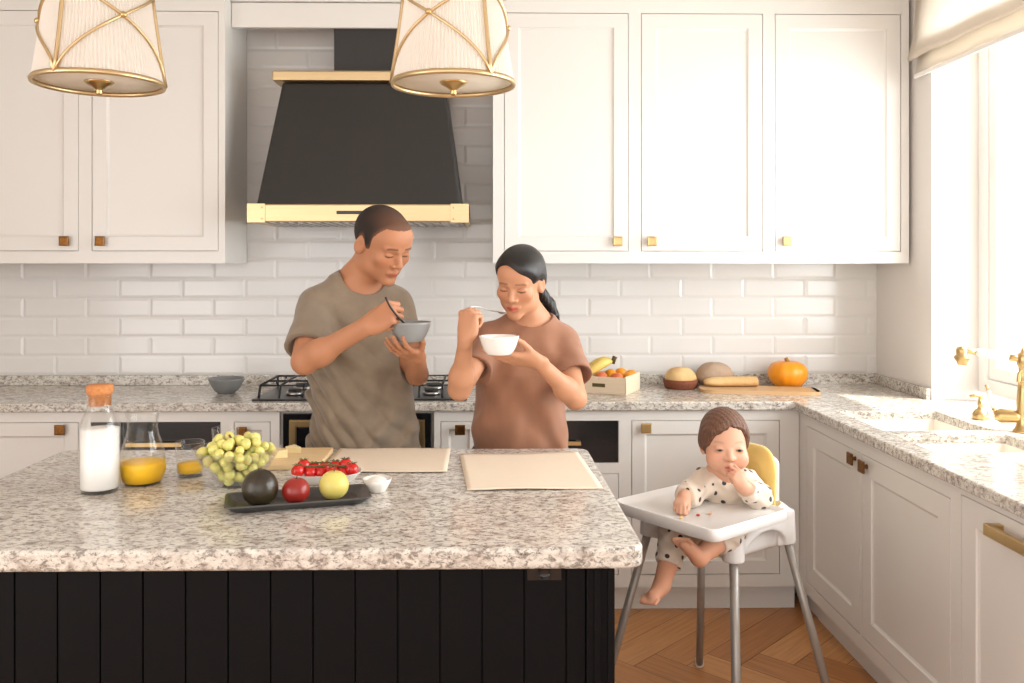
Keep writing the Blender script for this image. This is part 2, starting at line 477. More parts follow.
wall_unit('tall cream single door wall cabinet next to the bright window', 1.268, 1.899, 2.80, [(1.295, 1.863, 2.60, 1.344)], 0)
t = thing('valance', 'cream valance board above the black range hood between the wall cabinets', 'valance', (-0.55, 4.0, 2.55))
MB().box(-1.147, 0.033, 4.0, 4.02, 2.553, 2.665).build('board', CREAM, t, world=True, bevel=0.002)
MB().box(-1.147, 0.033, 3.985, 4.02, 2.668, 2.80).build('crown', CREAM, t, world=True, bevel=0.004)
m = MB(); m.box(-3.19, 1.914, 3.89, 4.262, 2.802, 2.849)
struct(m.build('trim_1', CREAM, bevel=0.005))

# ------------------------------------------------------------ range hood
hx = -0.539
h = thing('range_hood', 'charcoal tapered range hood with brass bands hanging over the cooktop', 'range hood', (hx, 4.0, 1.66))
b = MB()
def frus(z, hw, yf): return [(hx - hw, yf, z), (hx + hw, yf, z), (hx + hw, 4.262, z), (hx - hw, 4.262, z)]
lv = [(1.70, .446, 3.765), (1.737, .440, 3.77), (1.745, .436, 3.772), (2.29, .362, 3.925)]
vs = []; fs = []
for z, hw, yf in lv: vs += frus(z, hw, yf)
for k in range(len(lv) - 1):
    for i in range(4): fs.append((k * 4 + i, k * 4 + (i + 1) % 4, k * 4 + 4 + (i + 1) % 4, k * 4 + 4 + i))
fs += [(3, 2, 1, 0), (12, 13, 14, 15)]
b.add(vs, fs).build('canopy', BLACK, h, world=True, bevel=0.012, seg=3)
MB().box(-.545 - .144, -.545 + .144, 4.025, 4.262, 2.30, 2.80).build('chimney', BLACK, h, world=True, bevel=0.003)
MB().box(hx - .402, hx + .402, 3.90, 4.262, 2.292, 2.338).build('top_band', BRASS_PALE, h, world=True, bevel=0.008, seg=3)
bb = MB()
ww = .467
for a, bx_, c, d in ((hx - ww, hx + ww, 3.745, 3.765), (hx - ww, hx - ww + .02, 3.765, 4.262), (hx + ww - .02, hx + ww, 3.765, 4.262)):
    bb.box(a, bx_, c, d, 1.660, 1.737)
bo = bb.build('bottom_band', BRASS_PALE, h, world=True, bevel=0.006, seg=3)
for sx in (-1, 1):
    cp = MB()
    xa = hx + sx * (ww + .002); xb = hx + sx * (ww - .075)
    cp.box(min(xa, xb), max(xa, xb), 3.741, 3.746, 1.658, 1.739)
    for zz in (1.675, 1.722): cp.ball((hx + sx * (ww - .062), 3.741, zz), .004, 8)
    cp.build('corner_plate', BRASS_PALE, bo, world=True, bevel=0.001)
MB().box(-0.63, -0.46, 3.739, 3.746, 1.694, 1.708).build('control_slot', BLKP, bo, world=True, bevel=0.002)
fl = MB(); fl.box(hx - .44, hx + .44, 3.77, 4.25, 1.664, 1.672)
for i in range(22): fl.box(hx - .42 + i * .039, hx - .40 + i * .039, 3.79, 4.23, 1.658, 1.665)
fl.build('filter', STEEL, h, world=True)

# ------------------------------------------------------------ base cabinets along the back wall
BD = 0.53; BZ0, BZ1 = 0.112, 0.862
def base_thing(name, label, cat, x0, x1, holes, group='base cabinets', F=FB, c=None, ztop=None):
    loc = c or ((x0 + x1) / 2, 3.98, 0)
    t = thing(name, label, cat, loc, 0, group)
    carcass(x0, x1, BZ0, BZ1, BD, holes, F, ztop=ztop).build('body', CREAM, t, world=True)
    MB().box(x0, x1, 0.055, BD, 0.0, BZ0, F).build('plinth', CREAM, t, world=True)
    return t
def add_door(t, x0, x1, z0, z1, F, kx=None, kz=None, w=0.055, nm='door', kmat=None):
    d = door_mb(x0, x1, z0, z1, F, w=w).build(nm, CREAM, t, world=True)
    if kx is not None: knob_mb(kx, kz, F).build('knob', kmat or BRONZE, d, world=True)
    return d
t = base_thing('base_cabinet', 'cream base cabinet door behind the milk bottle, far end of the back counter', 'cabinet', -2.45, -1.690, [(-2.40, -1.704, .164, .819)])
add_door(t, -2.40, -1.704, .164, .819, FB, -1.774, .790)
def drawer_unit(label, x0, x1, a, b):
    t = base_thing('drawer_cabinet', label, 'cabinet', x0, x1, [(a, b, .640, .819), (a, b, .164, .595)])
    d = MB().box(a + .003, b - .003, 0, .02, .643, .816, FB)
    for i in range(16): d.box(a + .02, b - .02, -.0015, .001, .655 + i * .0098, .659 + i * .0098, FB)
    d = d.build('black_drawer', BLKP, t, world=True); d['label'] = 'black drawer front'
    xm = (a + b) / 2
    bar_handle_mb(xm - .115, xm + .115, .728, FB, h=.016, out=.03).build('handle', BRASS, d, world=True)
    add_door(t, a, b, .164, .595, FB, nm='lower_door')
    return t
drawer_unit('cream cabinet with wide black drawer front behind the juice jug', -1.690, -1.085, -1.655, -1.112)
t = base_thing('pull_out_cabinet', 'narrow cream pull-out with bronze knob beside the oven, behind the grapes', 'cabinet', -1.085, -.865, [(-1.057, -.903, .164, .819)])
add_door(t, -1.057, -.903, .164, .819, FB, -1.018, .780, w=.032)
t = base_thing('pull_out_cabinet', 'narrow cream pull-out with bronze knob between the oven and the woman', 'cabinet', -.215, -.015, [(-.188, -.030, .164, .819)])
add_door(t, -.188, -.030, .164, .819, FB, -.105, .785, w=.032)
drawer_unit('cream cabinet with wide black drawer front half hidden by the woman', -.015, .600, .010, .566)
t = base_thing('base_cabinet', 'cream base cabinet with square knob behind the high chair', 'cabinet', .600, 1.335, [(.620, 1.253, .164, .819)])
add_door(t, .620, 1.253, .164, .819, FB, .680, .790, kmat=BRASS)
# oven
t = thing('oven', 'black built-in oven with brass trimmed door under the gas cooktop', 'oven', (-.54, 3.98, 0))
MB().box(-.865, -.215, .02, BD, BZ0, BZ1, FB).box(-.865, -.215, 0.055, BD, 0, BZ0, FB).build('body', CREAM, t, world=True)
o = MB()
for a, b, c, d in cells(-.850, -.228, .17, .852, [(-.825, -.253, .215, .828)]): o.box(a, b, -.004, .02, c, d, FB)
o.build('frame', BLKP, t, world=True, bevel=.002)
dr = MB()
for a, b, c, d in cells(-.823, -.255, .217, .826, [(-.793, -.285, .25, .797)]): dr.box(a, b, -.012, .02, c, d, FB)
dr = dr.build('door', BRASS, t, world=True, bevel=.003)
MB().box(-.793, -.285, -.006, .02, .25, .797, FB).build('door_glass', BLKP, dr, world=True, bevel=.004)
MB().tube([FB @ Vector(p) for p in ((-.74, -.012, .762), (-.74, -.045, .762), (-.338, -.045, .762), (-.338, -.012, .762))], .007).build('handle', BRASS, dr, world=True)

# ------------------------------------------------------------ cabinets under the window (face looks to -X); local x = -Y
def rx(y): return -y
t = thing('corner_filler', 'cream corner filler panel where the two counters meet', 'panel', (1.62, 3.95, 0))
m = MB(); m.box(1.337, 1.905, 3.652, 4.25, BZ0, BZ1); m.box(1.395, 1.905, 3.66, 4.25, 0, BZ0)
m.build('panel', CREAM, t, world=True)
t = base_thing('sink_cabinet', 'cream double door cabinet under the sink with two square knobs', 'cabinet', rx(3.650), rx(2.47), [(rx(3.632), rx(3.112), .164, .812), (rx(3.095), rx(2.500), .164, .812)], F=FR, c=(1.6, 3.06, 0), ztop=.64)
add_door(t, rx(3.632), rx(3.112), .164, .812, FR, rx(3.150), .782, w=.07, kmat=BRONZE)
add_door(t, rx(3.095), rx(2.500), .164, .812, FR, rx(3.055), .775, w=.07, kmat=BRONZE)
t = thing('dishwasher', 'cream panelled dishwasher with a chunky brass bar handle', 'dishwasher', (1.6, 2.15, 0))
carcass(rx(2.47), rx(1.84), BZ0, BZ1, BD, [(rx(2.445), rx(1.865), .135, .84)], FR).build('body', CREAM, t, world=True)
MB().box(rx(2.47), rx(1.84), 0.055, BD, 0.0, BZ0, FR).build('plinth', CREAM, t, world=True)
d = add_door(t, rx(2.445), rx(1.865), .135, .84, FR, w=.07)
bar_handle_mb(rx(2.265), rx(2.02), .797, FR, h=.030, out=.042, t=.014).build('handle', BRASS, d, world=True, bevel=.002)
t = base_thing('base_cabinet', 'cream base cabinet next to the dishwasher, on its side away from the sink', 'cabinet', rx(1.84), rx(1.0), [(rx(1.82), rx(1.03), .164, .812)], F=FR, c=(1.6, 1.42, 0))
add_door(t, rx(1.82), rx(1.03), .164, .812, FR, rx(1.78), .78, w=.07)

# ------------------------------------------------------------ worktop with two sink cut-outs
S1 = (1.40, 1.785, 3.06, 3.47); S2 = (1.40, 1.785, 2.70, 2.995)
def slab_mb(rects, holes, z0, z1):
    xs = sorted({v for r in rects + holes for v in r[:2]}); ys = sorted({v for r in rects + holes for v in r[2:]})
    cellset = {}
    for i, (a, b) in enumerate(zip(xs, xs[1:])):
        for j, (c, d) in enumerate(zip(ys, ys[1:])):
            mx, my = (a + b) / 2, (c + d) / 2
            if any(r[0] < mx < r[1] and r[2] < my < r[3] for r in rects) and not any(r[0] < mx < r[1] and r[2] < my < r[3] for r in holes):
                cellset[(i, j)] = 1
    m = MB(); nx, ny = len(xs), len(ys)
    vs = [(x, y, z) for z in (z0, z1) for x in xs for y in ys]
    ix = lambda i, j, t: t * nx * ny + i * ny + j
    fs = []
    for (i, j) in cellset:
        fs.append((ix(i, j, 1), ix(i + 1, j, 1), ix(i + 1, j + 1, 1), ix(i, j + 1, 1)))
        fs.append((ix(i, j, 0), ix(i, j + 1, 0), ix(i + 1, j + 1, 0), ix(i + 1, j, 0)))
        if (i - 1, j) not in cellset: fs.append((ix(i, j, 0), ix(i, j, 1), ix(i, j + 1, 1), ix(i, j + 1, 0)))
        if (i + 1, j) not in cellset: fs.append((ix(i + 1, j, 0), ix(i + 1, j + 1, 0), ix(i + 1, j + 1, 1), ix(i + 1, j, 1)))
        if (i, j - 1) not in cellset: fs.append((ix(i, j, 0), ix(i + 1, j, 0), ix(i + 1, j, 1), ix(i, j, 1)))
        if (i, j + 1) not in cellset: fs.append((ix(i, j + 1, 0), ix(i, j + 1, 1), ix(i + 1, j + 1, 1), ix(i + 1, j + 1, 0)))
    used = sorted({q for f in fs for q in f}); mp = {q: n for n, q in enumerate(used)}
    m.add([vs[q] for q in used], [tuple(mp[q] for q in f) for f in fs])
    return m
wt = thing('worktop', 'speckled granite worktop running along the back wall and under the window', 'worktop', (0, 3.98, .863))
slab_mb([(-2.45, 1.31, 3.70, 4.268), (1.31, 1.915, 1.0, 4.268), (1.915, 2.14, 1.0, 3.743)], [S1, S2], .863, .9).build('slab', granite(), wt, world=True, bevel=.006, seg=3)
up = MB(); up.box(-2.45, 1.915, 4.248, 4.268, .9, .947); up.box(1.895, 1.915, 3.748, 4.248, .9, .947)
struct(up.build('trim_2', granite(), bevel=.003))
t = thing('double_sink', 'white undermounted double sink set into the granite below the window', 'sink', (1.59, 3.08, .70))
for (a, b, c, d), dep in ((S1, .20), (S2, .16)):
    k = MB(); e = .012; z1 = .8625; z0 = z1 - dep
    outer = [(a - e, c - e), (b + e, c - e), (b + e, d + e), (a - e, d + e)]
    lv = [(outer, z1), ([(a - .001, c - .001), (b + .001, c - .001), (b + .001, d + .001), (a - .001, d + .001)], z1),
          ([(a + .004, c + .004), (b - .004, c + .004), (b - .004, d - .004), (a + .004, d - .004)], z0 + .02),
          ([(a + .02, c + .02), (b - .02, c + .02), (b - .02, d - .02), (a + .02, d - .02)], z0 + .004)]
    vs = []; fs = []
    for p, z in lv: vs += [(x, y, z) for x, y in p]
    for q in range(3):
        for i in range(4): fs.append((q * 4 + i, q * 4 + (i + 1) % 4, q * 4 + 4 + (i + 1) % 4, q * 4 + 4 + i))
    fs.append((12, 13, 14, 15))
    k.add(vs, fs)
    bs = k.build('basin', SINKM, t, world=True)
    so = bs.modifiers.new('thick', 'SOLIDIFY'); so.thickness = .004; so.offset = 1
    dn = MB(); dn.lathe([(0, .006), (.03, .006), (.034, .004), (.036, 0)], 20, ((a + b) / 2, (c + d) / 2, z0 + .004))
    dn.build('drain', STEEL, bs, world=True)

# ------------------------------------------------------------ island
isl = thing('kitchen_island', 'black panelled kitchen island with a thick speckled granite top', 'island', (-.5, 2.3, 0))
IX0, IX1, IY0, IY1 = -1.275, .268, 1.850, 2.72
b = MB()
b.box(IX0 + .03, IX1 - .055, IY0 + .006, IY1, .0, .855)
x = IX0 + .03; pw = .0885
while x < IX1 - .06:
    x1 = min(x + pw, IX1 - .055)
    b.box(x + .0013, x1 - .0013, IY0 - .0005, IY0 + .008, .09, .855); x = x1
b.box(IX0, IX1, IY0 - .012, IY0 + .02, 0, .09)
for xa, xb in ((IX1 - .055, IX1), (IX0, IX0 + .03)):
    b.box(xa, xb, IY0 - .010, IY1, 0, .855)
b.box(IX1 - .040, IX1 - .026, IY0 - .016, IY0, 0, .855)
b.box(IX1 - .012, IX1 + .003, IY0 - .016, IY0 + .01, 0, .855)
b.build('base', ISLB, isl, world=True, bevel=.0018)
tp = MB(); tp.prism(round_poly([(-1.335, 1.812), (.332, 1.812), (.325, 2.790), (-1.325, 2.790)], .045, 7), .855, .9)
tp.build('granite_top', granite(), isl, world=True, bevel=.009, seg=4)
sk = MB(); sk.box(.088, .160, IY0 - .010, IY0 - .0005, .823, .8545)
sk.lathe([(0, .002), (.010, .002), (.011, .005), (.0135, .005), (.0135, 0)], 24, M=Matrix.Translation((.124, IY0 - .010, .840)) @ Matrix.Rotation(PI / 2, 4, 'X'))
sk.build('power_socket', BLKP, isl, world=True, bevel=.002)

# ------------------------------------------------------------ things on the island (top at z = .9)
ZI = .9
milkm = mat('milk', srgb(244, 241, 236), 0.35); juicem = mat('orange_juice', srgb(255, 200, 26), 0.45)
cork = mat('cork', srgb(214, 148, 92), 0.85, bump=(160, .6, .002), var=(120, .9, (1, 1, 1), srgb(178, 108, 58)))
t = thing('milk_bottle', 'tall glass bottle of milk with a cork stopper, next to the juice jug', 'bottle', (-.990, 2.280, ZI)); t.scale = (1, 1, .965)
op = [(0, .0), (.044, .0), (.049, .005), (.0500, .02), (.0500, .170), (.047, .188), (.036, .211), (.0310, .228), (.0300, .251), (.0320, .255), (.0320, .259), (.0285, .259)]
ip = [(.0275, .254), (.0275, .228), (.033, .211), (.044, .188), (.0470, .170), (.0470, .012), (0, .010)]
MB().lathe(op + ip, 40).build('bottle_glass', GLASS, t)
MB().lathe([(0, .011), (.045, .0115), (.0465, .015), (.0465, .168), (0, .168)], 40).build('milk', milkm, t)
MB().lathe([(0, .230), (.0268, .230), (.0272, .259), (.031, .261), (.0325, .264), (.0325, .281), (.030, .285), (0, .286)], 32).build('cork_stopper', cork, t)
t = thing('juice_jug', 'glass jug with orange juice in it standing between milk bottle and drinking glass', 'jug', (-.914, 2.365, ZI), R(-38))
def spoutw(a, z): return 1 + (.30 * max(0, (z - .165) / .035) * max(0, math.cos(a)) ** 8 if z > .165 else 0)
op = [(0, 0), (.045, 0), (.053, .005), (.0605, .035), (.0600, .065), (.052, .100), (.042, .130), (.0380, .150), (.040, .175), (.046, .198)]
ip = [(.0435, .198), (.0375, .175), (.0355, .150), (.0395, .130), (.0495, .100), (.0575, .065), (.0578, .0585)]
MB().lathe(op + ip, 40, wob=spoutw).build('jug_glass', GLASS, t)
MB().lathe([(0, .006), (.049, .0075), (.0585, .033), (.0592, .046), (.0588, .056), (.0575, .058), (0, .058)], 40).build('juice', juicem, t)
MB().tube(spline([(-.038, 0, .172), (-.062, 0, .178), (-.083, 0, .150), (-.082, 0, .105), (-.062, 0, .070)]), .0065, 10).build('handle', GLASS, t)
def tumbler(loc, label, fill):
    t = thing('drinking_glass', label, 'glass', loc, 0, 'drinking glasses')
    MB().lathe([(0, 0), (.033, 0), (.0355, .003), (.0395, .094), (.0385, .096), (.0375, .094), (.0335, .012), (0, .011)], 36).build('tumbler', GLASS, t)
    if fill: MB().lathe([(0, .012), (.0332, .013), (.0345, fill), (0, fill)], 36).build('juice', juicem, t)
    return t
tumbler((-.813, 2.440, ZI), 'drinking glass with a little orange juice, right by the jug', .036)
tumbler((-.775, 2.640, ZI), 'empty drinking glass standing half hidden behind the grape bowl', 0)
# glass bowl and the grapes in it
gx, gy = -.655, 2.335
t = tag(MB().lathe([(0, .0), (.040, .0), (.046, .004), (.072, .030), (.100, .068), (.122, .108), (.124, .110), (.121, .111), (.097, .070), (.069, .034), (.042, .009), (0, .008)], 48,
    wob=lambda a, z: 1 + .025 * math.sin(12 * a) * (z / .11)).build('glass_bowl', GLASS, loc=None), 'fluted clear glass bowl holding the green grapes', 'bowl')
t.location = (gx, gy, ZI); t.scale = (.92, .92, .92)
rnd = random.Random(11)
bunch = thing('grape_bunch', 'bunch of pale green grapes heaped in the glass bowl', 'grapes', (gx, gy, ZI + .01))
grm = mat('green_grape', srgb(224, 218, 134), 0.30, sss=.4, var=(40, .6, (1, 1, 1), srgb(204, 198, 96)), coat=.2)
pts = []
tries = 0
while len(pts) < 92 and tries < 60000:
    tries += 1
    z = rnd.uniform(.012, .118)
    rmax = (.026 + .072 * min(1, z / .08)) if z < .08 else .098 * max(0, 1 - ((z - .08) / .075) ** 1.3)
    a = rnd.uniform(0, 2 * PI); rr = rmax * math.sqrt(rnd.uniform(.25, 1)) - .004
    p = Vector((rr * math.cos(a), rr * math.sin(a) - .004, z))
    if rr < 0: continue
    if all((p - q).length > .0205 for q in pts): pts.append(p)
gme = None
for i, p in enumerate(pts):
    if gme is None:
        g0 = MB().ball((0, 0, 0), .0128, 14, sc=(1, 1, 1.14)).build('grape', grm, bunch); gme = g0.data; g = g0
    else:
        g = bpy.data.objects.new('grape', gme); COL.objects.link(g); g.parent = bunch
    g.location = p; g.rotation_euler = (rnd.uniform(-1, 1), rnd.uniform(-1, 1), 0)
    q = rnd.uniform(.9, 1.12); g.scale = (q, q, q)
sm_ = MB().tube(spline([(0, 0, .02), (.008, -.004, .08), (-.006, 0, .10), (-.014, -.004, .116), (-.02, 0, .124)]), .0028, 7)
for p in pts[::3]: sm_.tube([(p.x * .15, p.y * .15, p.z * .8 + .02), tuple(p)], .0012, 5)
sm_.build('stalk', mat('grape_stalk', srgb(120, 84, 50), .8), bunch)
# dark tray with three fruits
tray = thing('serving_tray', 'dark slate grey rectangular tray with a flat rim holding three fruits', 'tray', (-.456, 2.156, ZI), R(15))
def tray_mb(hx_, hy_, cut):
    def ring(dx, z):
        return [(x, y, z) for x, y in round_poly([(-hx_ - dx, -hy_ - dx), (hx_ + dx, -hy_ - dx), (hx_ + dx, hy_ + dx), (-hx_ - dx, hy_ + dx)], cut, 4)]
    lv = [ring(-.022, 0), ring(-.018, .001), ring(0, .016), ring(.004, .018), ring(.0035, .021), ring(-.004, .020), ring(-.024, .006)]
    k = len(lv[0]); vs = [p for l in lv for p in l]; fs = []
    for q in range(len(lv) - 1):
        for i in range(k): fs.append((q * k + i, q * k + (i + 1) % k, q * k + k + (i + 1) % k, q * k + k + i))
    fs += [tuple(range(k))[::-1], tuple(range(len(vs) - k, len(vs)))]
    return MB().add(vs, fs)
tray_mb(.168, .066, .018).build('tray', mat('slate_stoneware', srgb(64, 62, 60), .35, bump=(200, .2, .0008)), tray)
def tray_pt(x, y, z=.006):
    c, s = math.cos(R(15)), math.sin(R(15)); return (-.456 + x * c - y * s, 2.156 + x * s + y * c, ZI + z)
def fruit(name, label, cat, loc, r, m, sz=.95, dim=.12, stem=True, group=None, bottom=.05, tilt=(0, 0, 0)):
    t = thing(name, label, cat, loc, 0, group); t.rotation_euler = tilt
    prof = []
    for i in range(25):
        a = PI * i / 24
        rr = math.sin(a); z = -math.cos(a) * sz
        z -= (dim * math.exp(-(rr / .28) ** 2) if a > PI / 2 else -bottom * math.exp(-(rr / .25) ** 2))
        prof.append((r * rr, r * z))
    zm = min(p[1] for p in prof)
    prof = [(a, b - zm) for a, b in prof]
    MB().lathe(prof, 28).build('flesh', m, t)
    if stem:
        top = prof[-1][1]
        MB().tube([(0, 0, top - .004), (.002, 0, top + r * .15), (.005, .001, top + r * .32)], [r * .04, r * .035, r * .05], 8).build('stem', mat('fruit_stem', srgb(96, 70, 42), .8), t)
    return t
avm = mat('avocado_skin', srgb(40, 33, 26), .28, bump=(160, .5, .002), var=(18, .7, (1, 1, 1), srgb(66, 58, 30)))
t = thing('avocado', 'dark ripe avocado on the slate tray in front of the grapes', 'avocado', tray_pt(-.090, -.010), R(40))
MB().lathe([(0, 0), (.012, .0006), (.026, .006), (.0375, .018), (.0435, .038), (.0415, .055), (.034, .070), (.024, .080), (.012, .085), (0, .086)], 28).build('skin', avm, t)
MB().lathe([(0, .084), (.006, .084), (.005, .089), (0, .090)], 10).build('stem', mat('fruit_stem', srgb(96, 70, 42), .8), t)
apm = mat('red_apple', srgb(168, 42, 36), .3, var=(14, .9, (1, 1, .3), srgb(120, 34, 26)))
fruit('apple', 'dark red apple in the middle of the slate tray', 'apple', tray_pt(-.006, -.014), .0335, apm)
pem = mat('yellow_green_fruit', srgb(222, 208, 118), .42, var=(10, .8, (1, 1, 1), srgb(200, 182, 84)))
fruit('pear', 'yellow green round pear on the slate tray beside the red apple', 'pear', tray_pt(.086, .000), .0365, pem, sz=.98, dim=.05)
# white dish with vine tomatoes
t = thing('oval_dish', 'white oval dish holding red tomatoes on the vine', 'dish', (-.428, 2.378, ZI), R(4))
def oval(rx_, ry_, z, n=44): return [(rx_ * math.copysign(abs(math.cos(2 * PI * i / n)) ** .75, math.cos(2 * PI * i / n)), ry_ * math.copysign(abs(math.sin(2 * PI * i / n)) ** .75, math.sin(2 * PI * i / n)), z) for i in range(n)]
lv = [oval(.070, .042, 0), oval(.076, .048, .003), oval(.094, .062, .026), oval(.096, .064, .028), oval(.093, .061, .0275), oval(.074, .046, .007)]
vs = [p for l in lv for p in l]; n = 44; fs = []
for q in range(5):
    for i in range(n): fs.append((q * n + i, q * n + (i + 1) % n, q * n + n + (i + 1) % n, q * n + n + i))
fs += [tuple(range(n))[::-1], tuple(range(5 * n, 6 * n))]
MB().add(vs, fs, True).build('dish', PORC, t)
tm = mat('tomato_red', srgb(206, 30, 22), .2, var=(12, .5, (1, 1, 1), srgb(176, 18, 14)), coat=.3)
gm = mat('vine_green', srgb(98, 96, 52), .7)
for row, (yy, xs_, lab) in enumerate(((.018, [-.062, -.034, -.006, .022, .050], 'row of small red vine tomatoes toward the back of the white oval dish'),
                                 (-.018, [-.072, -.040, -.012, .018, .046, .070], 'row of small red vine tomatoes toward the front of the white oval dish'))):
    tv = thing('tomato_vine', lab, 'tomatoes', (-.428, 2.378, ZI + .008), R(4), 'tomatoes on the vine')
    rr = random.Random(row)
    MB().tube(spline([(x, yy + rr.uniform(-.003, .003), .036 + .012 * row * 0 + rr.uniform(0, .005)) for x in xs_]), .0018, 6).build('vine', gm, tv)
    for x in xs_:
        q = rr.uniform(.0155, .0185); z = q + (.002 if abs(x) < .05 else .008) + (.004 if row == 0 else 0)
        y = yy + rr.uniform(-.006, .006)
        to = MB().lathe([(0, -q * .95), (q * .5, -q * .85), (q * .92, -q * .35), (q, 0), (q * .9, q * .45), (q * .55, q * .85), (q * .2, q * .9), (0, q * .82)], 18, c=(x, y, z)).build('tomato', tm, tv)
        cx_ = MB()
        for k in range(5):
            a = k * 2 * PI / 5 + x * 40
            cx_.tube([(x, y, z + q * .86), (x + q * .4 * math.cos(a), y + q * .4 * math.sin(a), z + q * 1.0), (x + q * .85 * math.cos(a), y + q * .85 * math.sin(a), z + q * 1.02)], [.0014, .0016, .0004], 5)
        cx_.build('calyx', gm, to)
# chopping board with cheese behind the dish
t = thing('chopping_board', 'small light wood chopping board behind the grape bowl', 'board', (-.560, 2.620, ZI), R(2))
MB().prism(round_poly([(-.105, -.115), (.085, -.115), (.095, .115), (-.105, .115)], .012, 4), 0, .016).build('board', mat('pale_beech', srgb(232, 204, 158), .5, var=(9, .7, (1, 12, 12), srgb(218, 184, 132))), t, bevel=.003)
chz = mat('pale_cheese', srgb(240, 224, 172), .55, bump=(120, .4, .002))
for i, (x, y, dx, a) in enumerate(((-.610, 2.60, .030, 10), (-.572, 2.670, .026, -20))):
    t = thing('cheese_wedge', ['wedge of pale yellow cheese at the near side of the chopping board', 'smaller wedge of pale cheese at the far side of the chopping board'][i], 'cheese', (x, y, ZI + .0162), R(a), 'cheese on the board')
    MB().prism(round_poly([(-dx, -.018), (dx, -.010), (-dx * .7, .022)], .003, 3), 0, .022 - i * .004).build('wedge', chz, t, bevel=.002)
# linen placemats
def placemat(label, pts, seed):
    rr = random.Random(seed)
    A, B, C, D = [Vector((*p, 0)) for p in pts]
    n = 24; vs = []; fs = []
    for j in range(n + 1):
        for i in range(n + 1):
            u, v = i / n, j / n
            p = A * (1 - u) * (1 - v) + B * u * (1 - v) + C * u * v + D * (1 - u) * v
            e = max(abs(u - .5), abs(v - .5)) * 2
            z = .0015 + .0012 * (1 + math.sin(7 * u + seed + 3 * v)) * e ** 3 + .0006 * (1 + math.sin(15 * v + 5 * u))
            vs.append((p.x, p.y, z))
    for j in range(n):
        for i in range(n): fs.append((j * (n + 1) + i, j * (n + 1) + i + 1, (j + 1) * (n + 1) + i + 1, (j + 1) * (n + 1) + i))
    m = MB().add(vs, fs, True)
    c = (A + B + C + D) / 4
    o = m.build('placemat', LINEN, loc=(c.x, c.y, 0)); o.location.z = ZI + .0002
    s_ = o.modifiers.new('thick', 'SOLIDIFY'); s_.thickness = .0022; s_.offset = 1
    return tag(o, label, 'placemat', 'linen placemats')
placemat('beige linen placemat in front of the man, behind the tomatoes', [(-.462, 2.470), (-.106, 2.460), (-.108, 2.770), (-.455, 2.775)], 1)
placemat('beige linen placemat at the rounded corner of the island, in front of the woman', [(-.046, 2.265), (.306, 2.277), (.285, 2.700), (-.078, 2.680)], 5)
t = tag(MB().lathe([(0, 0), (.020, 0), (.023, .003), (.033, .022), (.0375, .034), (.0362, .0345), (.031, .023), (.020, .006), (0, .005)], 32, wob=lambda a, z: 1 + .02 * math.sin(10 * a)).build('dipping_bowl', PORC), 'tiny white bowl on the granite between tray and placemats', 'bowl')
t.location = (-.277, 2.268, ZI)
t = tag(MB().ball((0, 0, 0), .028, 18, sc=(1, 1, .55)).build('white_crumbs', mat('white_crumbs', srgb(240, 236, 226), .8, bump=(500, .8, .002)), loc=None), 'small heap of white crumbly food filling the tiny white bowl', 'food')
t.location = (-.277, 2.268, ZI + .023)

# ------------------------------------------------------------ things on the back counter
def bowl_prof(r, h, foot=.45, th=.004, ex=.6):
    o = [(0, 0), (r * foot, 0), (r * foot + .002, .003)]
    n = 9
    for i in range(1, n + 1):
        q = i / n; o.append((r * foot + (r - r * foot) * q ** ex, .003 + (h - .003) * q))
    i_ = [(r - th, h)]
    for i in range(n - 1, 0, -1):
        q = i / n; i_.append((r * foot + (r - r * foot) * q ** ex - th, .003 + (h - .003) * q + th * .4))
    return o + i_ + [(r * foot * .6, .008), (0, .007)]
t = tag(MB().lathe(bowl_prof(.082, .068), 40).build('ceramic_bowl', GREYD), 'grey ceramic bowl on the back counter beside the cooktop', 'bowl')
t.location = (-1.166, 3.99, .9)
# gas cooktop
ck = thing('gas_cooktop', 'black gas cooktop with cast iron grates behind the man', 'cooktop', (-.535, 3.965, .9))
MB().prism(round_poly([(-.46, -.215), (.46, -.215), (.44, .20), (-.44, .20)], .02, 3), 0, .008).build('base_plate', mat('dark_steel_plate', srgb(52, 50, 50), .3, .6), ck, bevel=.003)
for (bx_, by_, br) in ((-.30, -.08, .038), (-.30, .10, .046), (0, .02, .062), (.30, -.08, .038), (.30, .10, .046)):
    bu = MB().lathe([(0, .008), (br, .008), (br, .020), (br * .8, .022), (0, .022)], 24, c=(bx_, by_, 0)).build('burner', STEEL, ck)
    MB().lathe([(0, .0225), (br * .78, .0225), (br * .8, .028), (br * .7, .032), (0, .033)], 24, c=(bx_, by_, 0)).build('burner_cap', IRON, bu)
for gx_ in (-.30, 0, .30):
    g = MB(); w, d0, d1, zt = .138, -.165, .185, .056
    tr_ = .0055
    g.tube([(gx_ - w, d0 + .03, zt), (gx_ + w, d0 + .03, zt), (gx_ + w, d1, zt), (gx_ - w, d1, zt)], tr_, 6, closed=True)
    for x in (-.05, .05): g.tube([(gx_ + x, d0 + .03, zt), (gx_ + x, d1, zt)], tr_ * .9, 6)
    g.tube([(gx_ - w, .01, zt), (gx_ + w, .01, zt)], tr_ * .9, 6)
    for x in (-w, w):
        for (y, yb) in ((d0 + .03, d0), (d1, d1)): g.tube([(gx_ + x, y, zt), (gx_ + x, yb, .008)], tr_, 6)
    for x in (-.05, .05):
        g.tube([(gx_ + x, d0 + .03, zt), (gx_ + x, d0, .008)], tr_ * .8, 6)
        for y in (-.08, .10): g.tube([(gx_ + x * 1.6, y, zt), (gx_ + x * 1.6, y, zt + .012)], tr_ * .8, 6)
    g.build('grate', IRON, ck)
